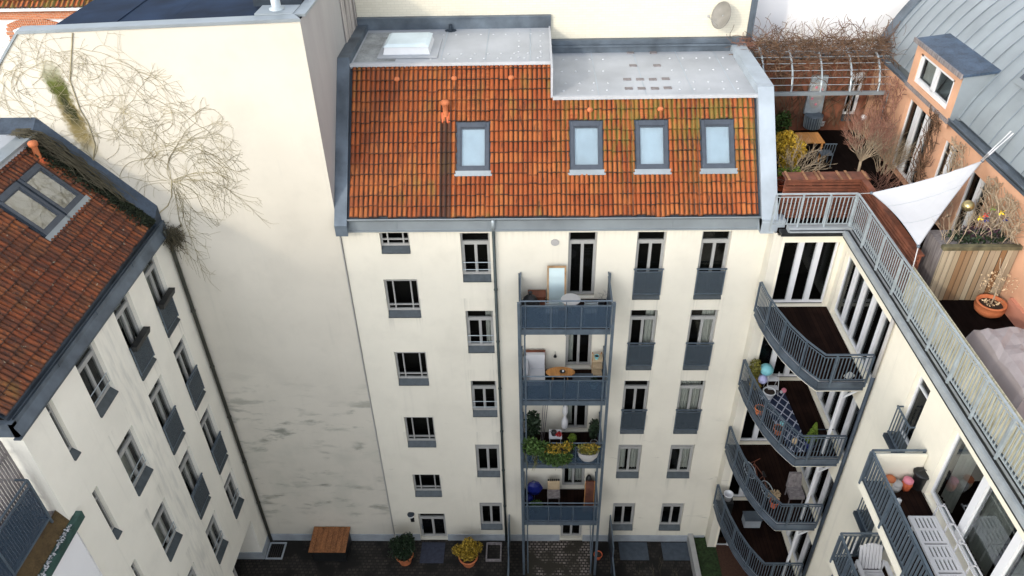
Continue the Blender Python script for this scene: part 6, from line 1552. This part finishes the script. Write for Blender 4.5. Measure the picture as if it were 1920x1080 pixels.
# ================================================================== STRAIGHT BALCONY THINGS
z = FLO[0]
p = fl(1719, 912, z); t = thing('black_bin', 'tall black lidded bin in the far corner of the long straight balcony', 'bin', p)
b = MB(); b.lathe(p, [(.14, 0), (.17, .45), (.21, .48), (.21, .52), (.16, .55), (.001, .53)], 20); b.build('body', 'black', t, True)
b = MB(); b.tube([p+Vector((-.1, 0, .56)), p+Vector((0, 0, .62)), p+Vector((.1, 0, .56))], .012, 5); b.build('handle', 'black', t)
for px_, py_, h, mt, lid, lb in ((1697, 916, .34, 'terra_red', 'pink', 'red-brown jar with a pink lid next to the black bin'), (1678, 918, .24, 'greyside', 'greyside', 'grey stone jar between the red jar and the rail'), (1664, 912, .32, 'sandy', 'terra', 'beige jar with a brown lid next to the rail corner')):
    p = fl(px_, py_, z); t = thing('jar', lb, 'jar', p, 'jars on the long balcony')
    b = MB(); b.lathe(p, [(.001, 0), (.10, 0), (.125, h*.5), (.11, h*.8), (.001, h*.8)], 16); b.build('body', mt, t, True); b = MB(); b.lathe(p+Vector((0, 0, h*.8)), [(.12, 0), (.12, .05), (.08, .09), (.001, .09)], 16); b.build('lid', lid, t, True)
p = fl(1683, 945, z); t = thing('candle_lantern', 'small white candle lantern on the dark boards of the long balcony', 'lantern', p)
b = MB(); b.lathe(p, [(.055, 0), (.055, .16), (.02, .2)], 10); b.build('body', 'white', t); b = MB(); b.tube([p+Vector((-.03, 0, .18)), p+Vector((0, 0, .26)), p+Vector((.03, 0, .18))], .005, 4); b.build('handle', 'steel', t)
p = fl(1738, 925, z); t = thing('hand_cart', 'folded black hand truck leaning at the wall of the long balcony', 'trolley', p)
b = MB(); b.tube([p+Vector((-.08, 0, .02)), p+Vector((-.06, .14, .42)), p+Vector((.13, .14, .42)), p+Vector((.11, 0, .02))], .012, 5); b.build('frame', 'black', t); b = MB(); b.box(p.x-.1, p.x+.14, p.y-.16, p.y, z+.01, z+.03); b.build('plate', 'black', t)
def lounger(x, y, z, L, W, label, tilt=.0, ang=0.0):
    t = thing('sun_lounger', label, 'sun lounger', (x, y, z), 'white slatted balcony furniture')
    Mx = Matrix.Translation((x, y, z+.34)) @ Matrix.Rotation(ang, 4, 'Z')
    b = MB()
    for sx in (0, W-.06): b.obox(Mx, sx, sx+.06, -L, 0, -.02, .05)
    b.build('frame', 'fabric', t)
    sec = [(0, .72), (.76, 1.44), (1.48, L)]
    for y0, y1 in sec:
        b = MB(); b.obox(Mx, .06, W-.06, -y0-.05, -y0, 0, .045); b.obox(Mx, .06, W-.06, -y1, -y1+.05, 0, .045); m_ = (y0+y1)/2; b.obox(Mx, .06, W-.06, -m_-.03, -m_+.03, 0, .045)
        n = 5
        for i in range(n+1):
            xx = .06+(W-.12-.055)*i/n; b.obox(Mx, xx, xx+.055, -y1+.05, -m_-.03, .005, .04); b.obox(Mx, xx, xx+.055, -m_+.03, -y0-.05, .005, .04)
        b.build('slat_panel', 'fabric', t)
    for sx in (.03, W-.03):
        for yy in (-.25, -L+.3): b = MB(); a = Mx @ Vector((sx, yy, 0)); b.bar(a, (a.x, a.y, z), .05); b.build('leg', 'fabric', t)
    return t
lounger(8.52, -8.85, z, 2.1, .62, 'white slatted sun lounger laid flat on the dark boards of the long balcony')
t = thing('glass_barrier', 'white framed low side table rail in front of the balcony windows', 'rail', (9.2, -9, z))
b = MB()
for y in (-8.75, -9.25, -9.75, -10.3, -10.8): b.bar((9.16, y, z+.62), (9.32, y, z+.62), .03); b.bar((9.17, y, z), (9.17, y, z+.62), .03)
for x in (9.16, 9.31): b.bar((x, -8.7, z+.62), (x, -12, z+.62), .03)
b.build('frame', 'fabric', t)
z = FLO[1]
t = thing('adirondack_chair', 'white slatted garden armchair on the small lower balcony', 'chair', (8.75, -8.3, z))
b = MB()
for i in range(7):
    x = 8.46+i*.085; h = .95+.08*math.sin(math.pi*i/6); b.hexa([(x, -8.05, z+.35), (x+.07, -8.05, z+.35), (x+.07, -8.02, z+.35), (x, -8.02, z+.35), (x, -7.78, z+h), (x+.07, -7.78, z+h), (x+.07, -7.75, z+h), (x, -7.75, z+h)])
b.build('backrest', 'fabric', t)
b = MB()
for i in range(6): b.box(8.44, 9.06, -8.6+i*.09, -8.53+i*.09, z+.38-i*.012, z+.41-i*.012)
b.build('seat', 'fabric', t)
for x in (8.34, 9.06): b = MB(); b.box(x, x+.11, -8.7, -8.0, z+.58, z+.61); b.build('armrest', 'fabric', t)
for x in (8.40, 9.08):
    for y in (-8.6, -8.0): b = MB(); b.box(x, x+.05, y, y+.07, z, z+.58); b.build('leg', 'fabric', t)
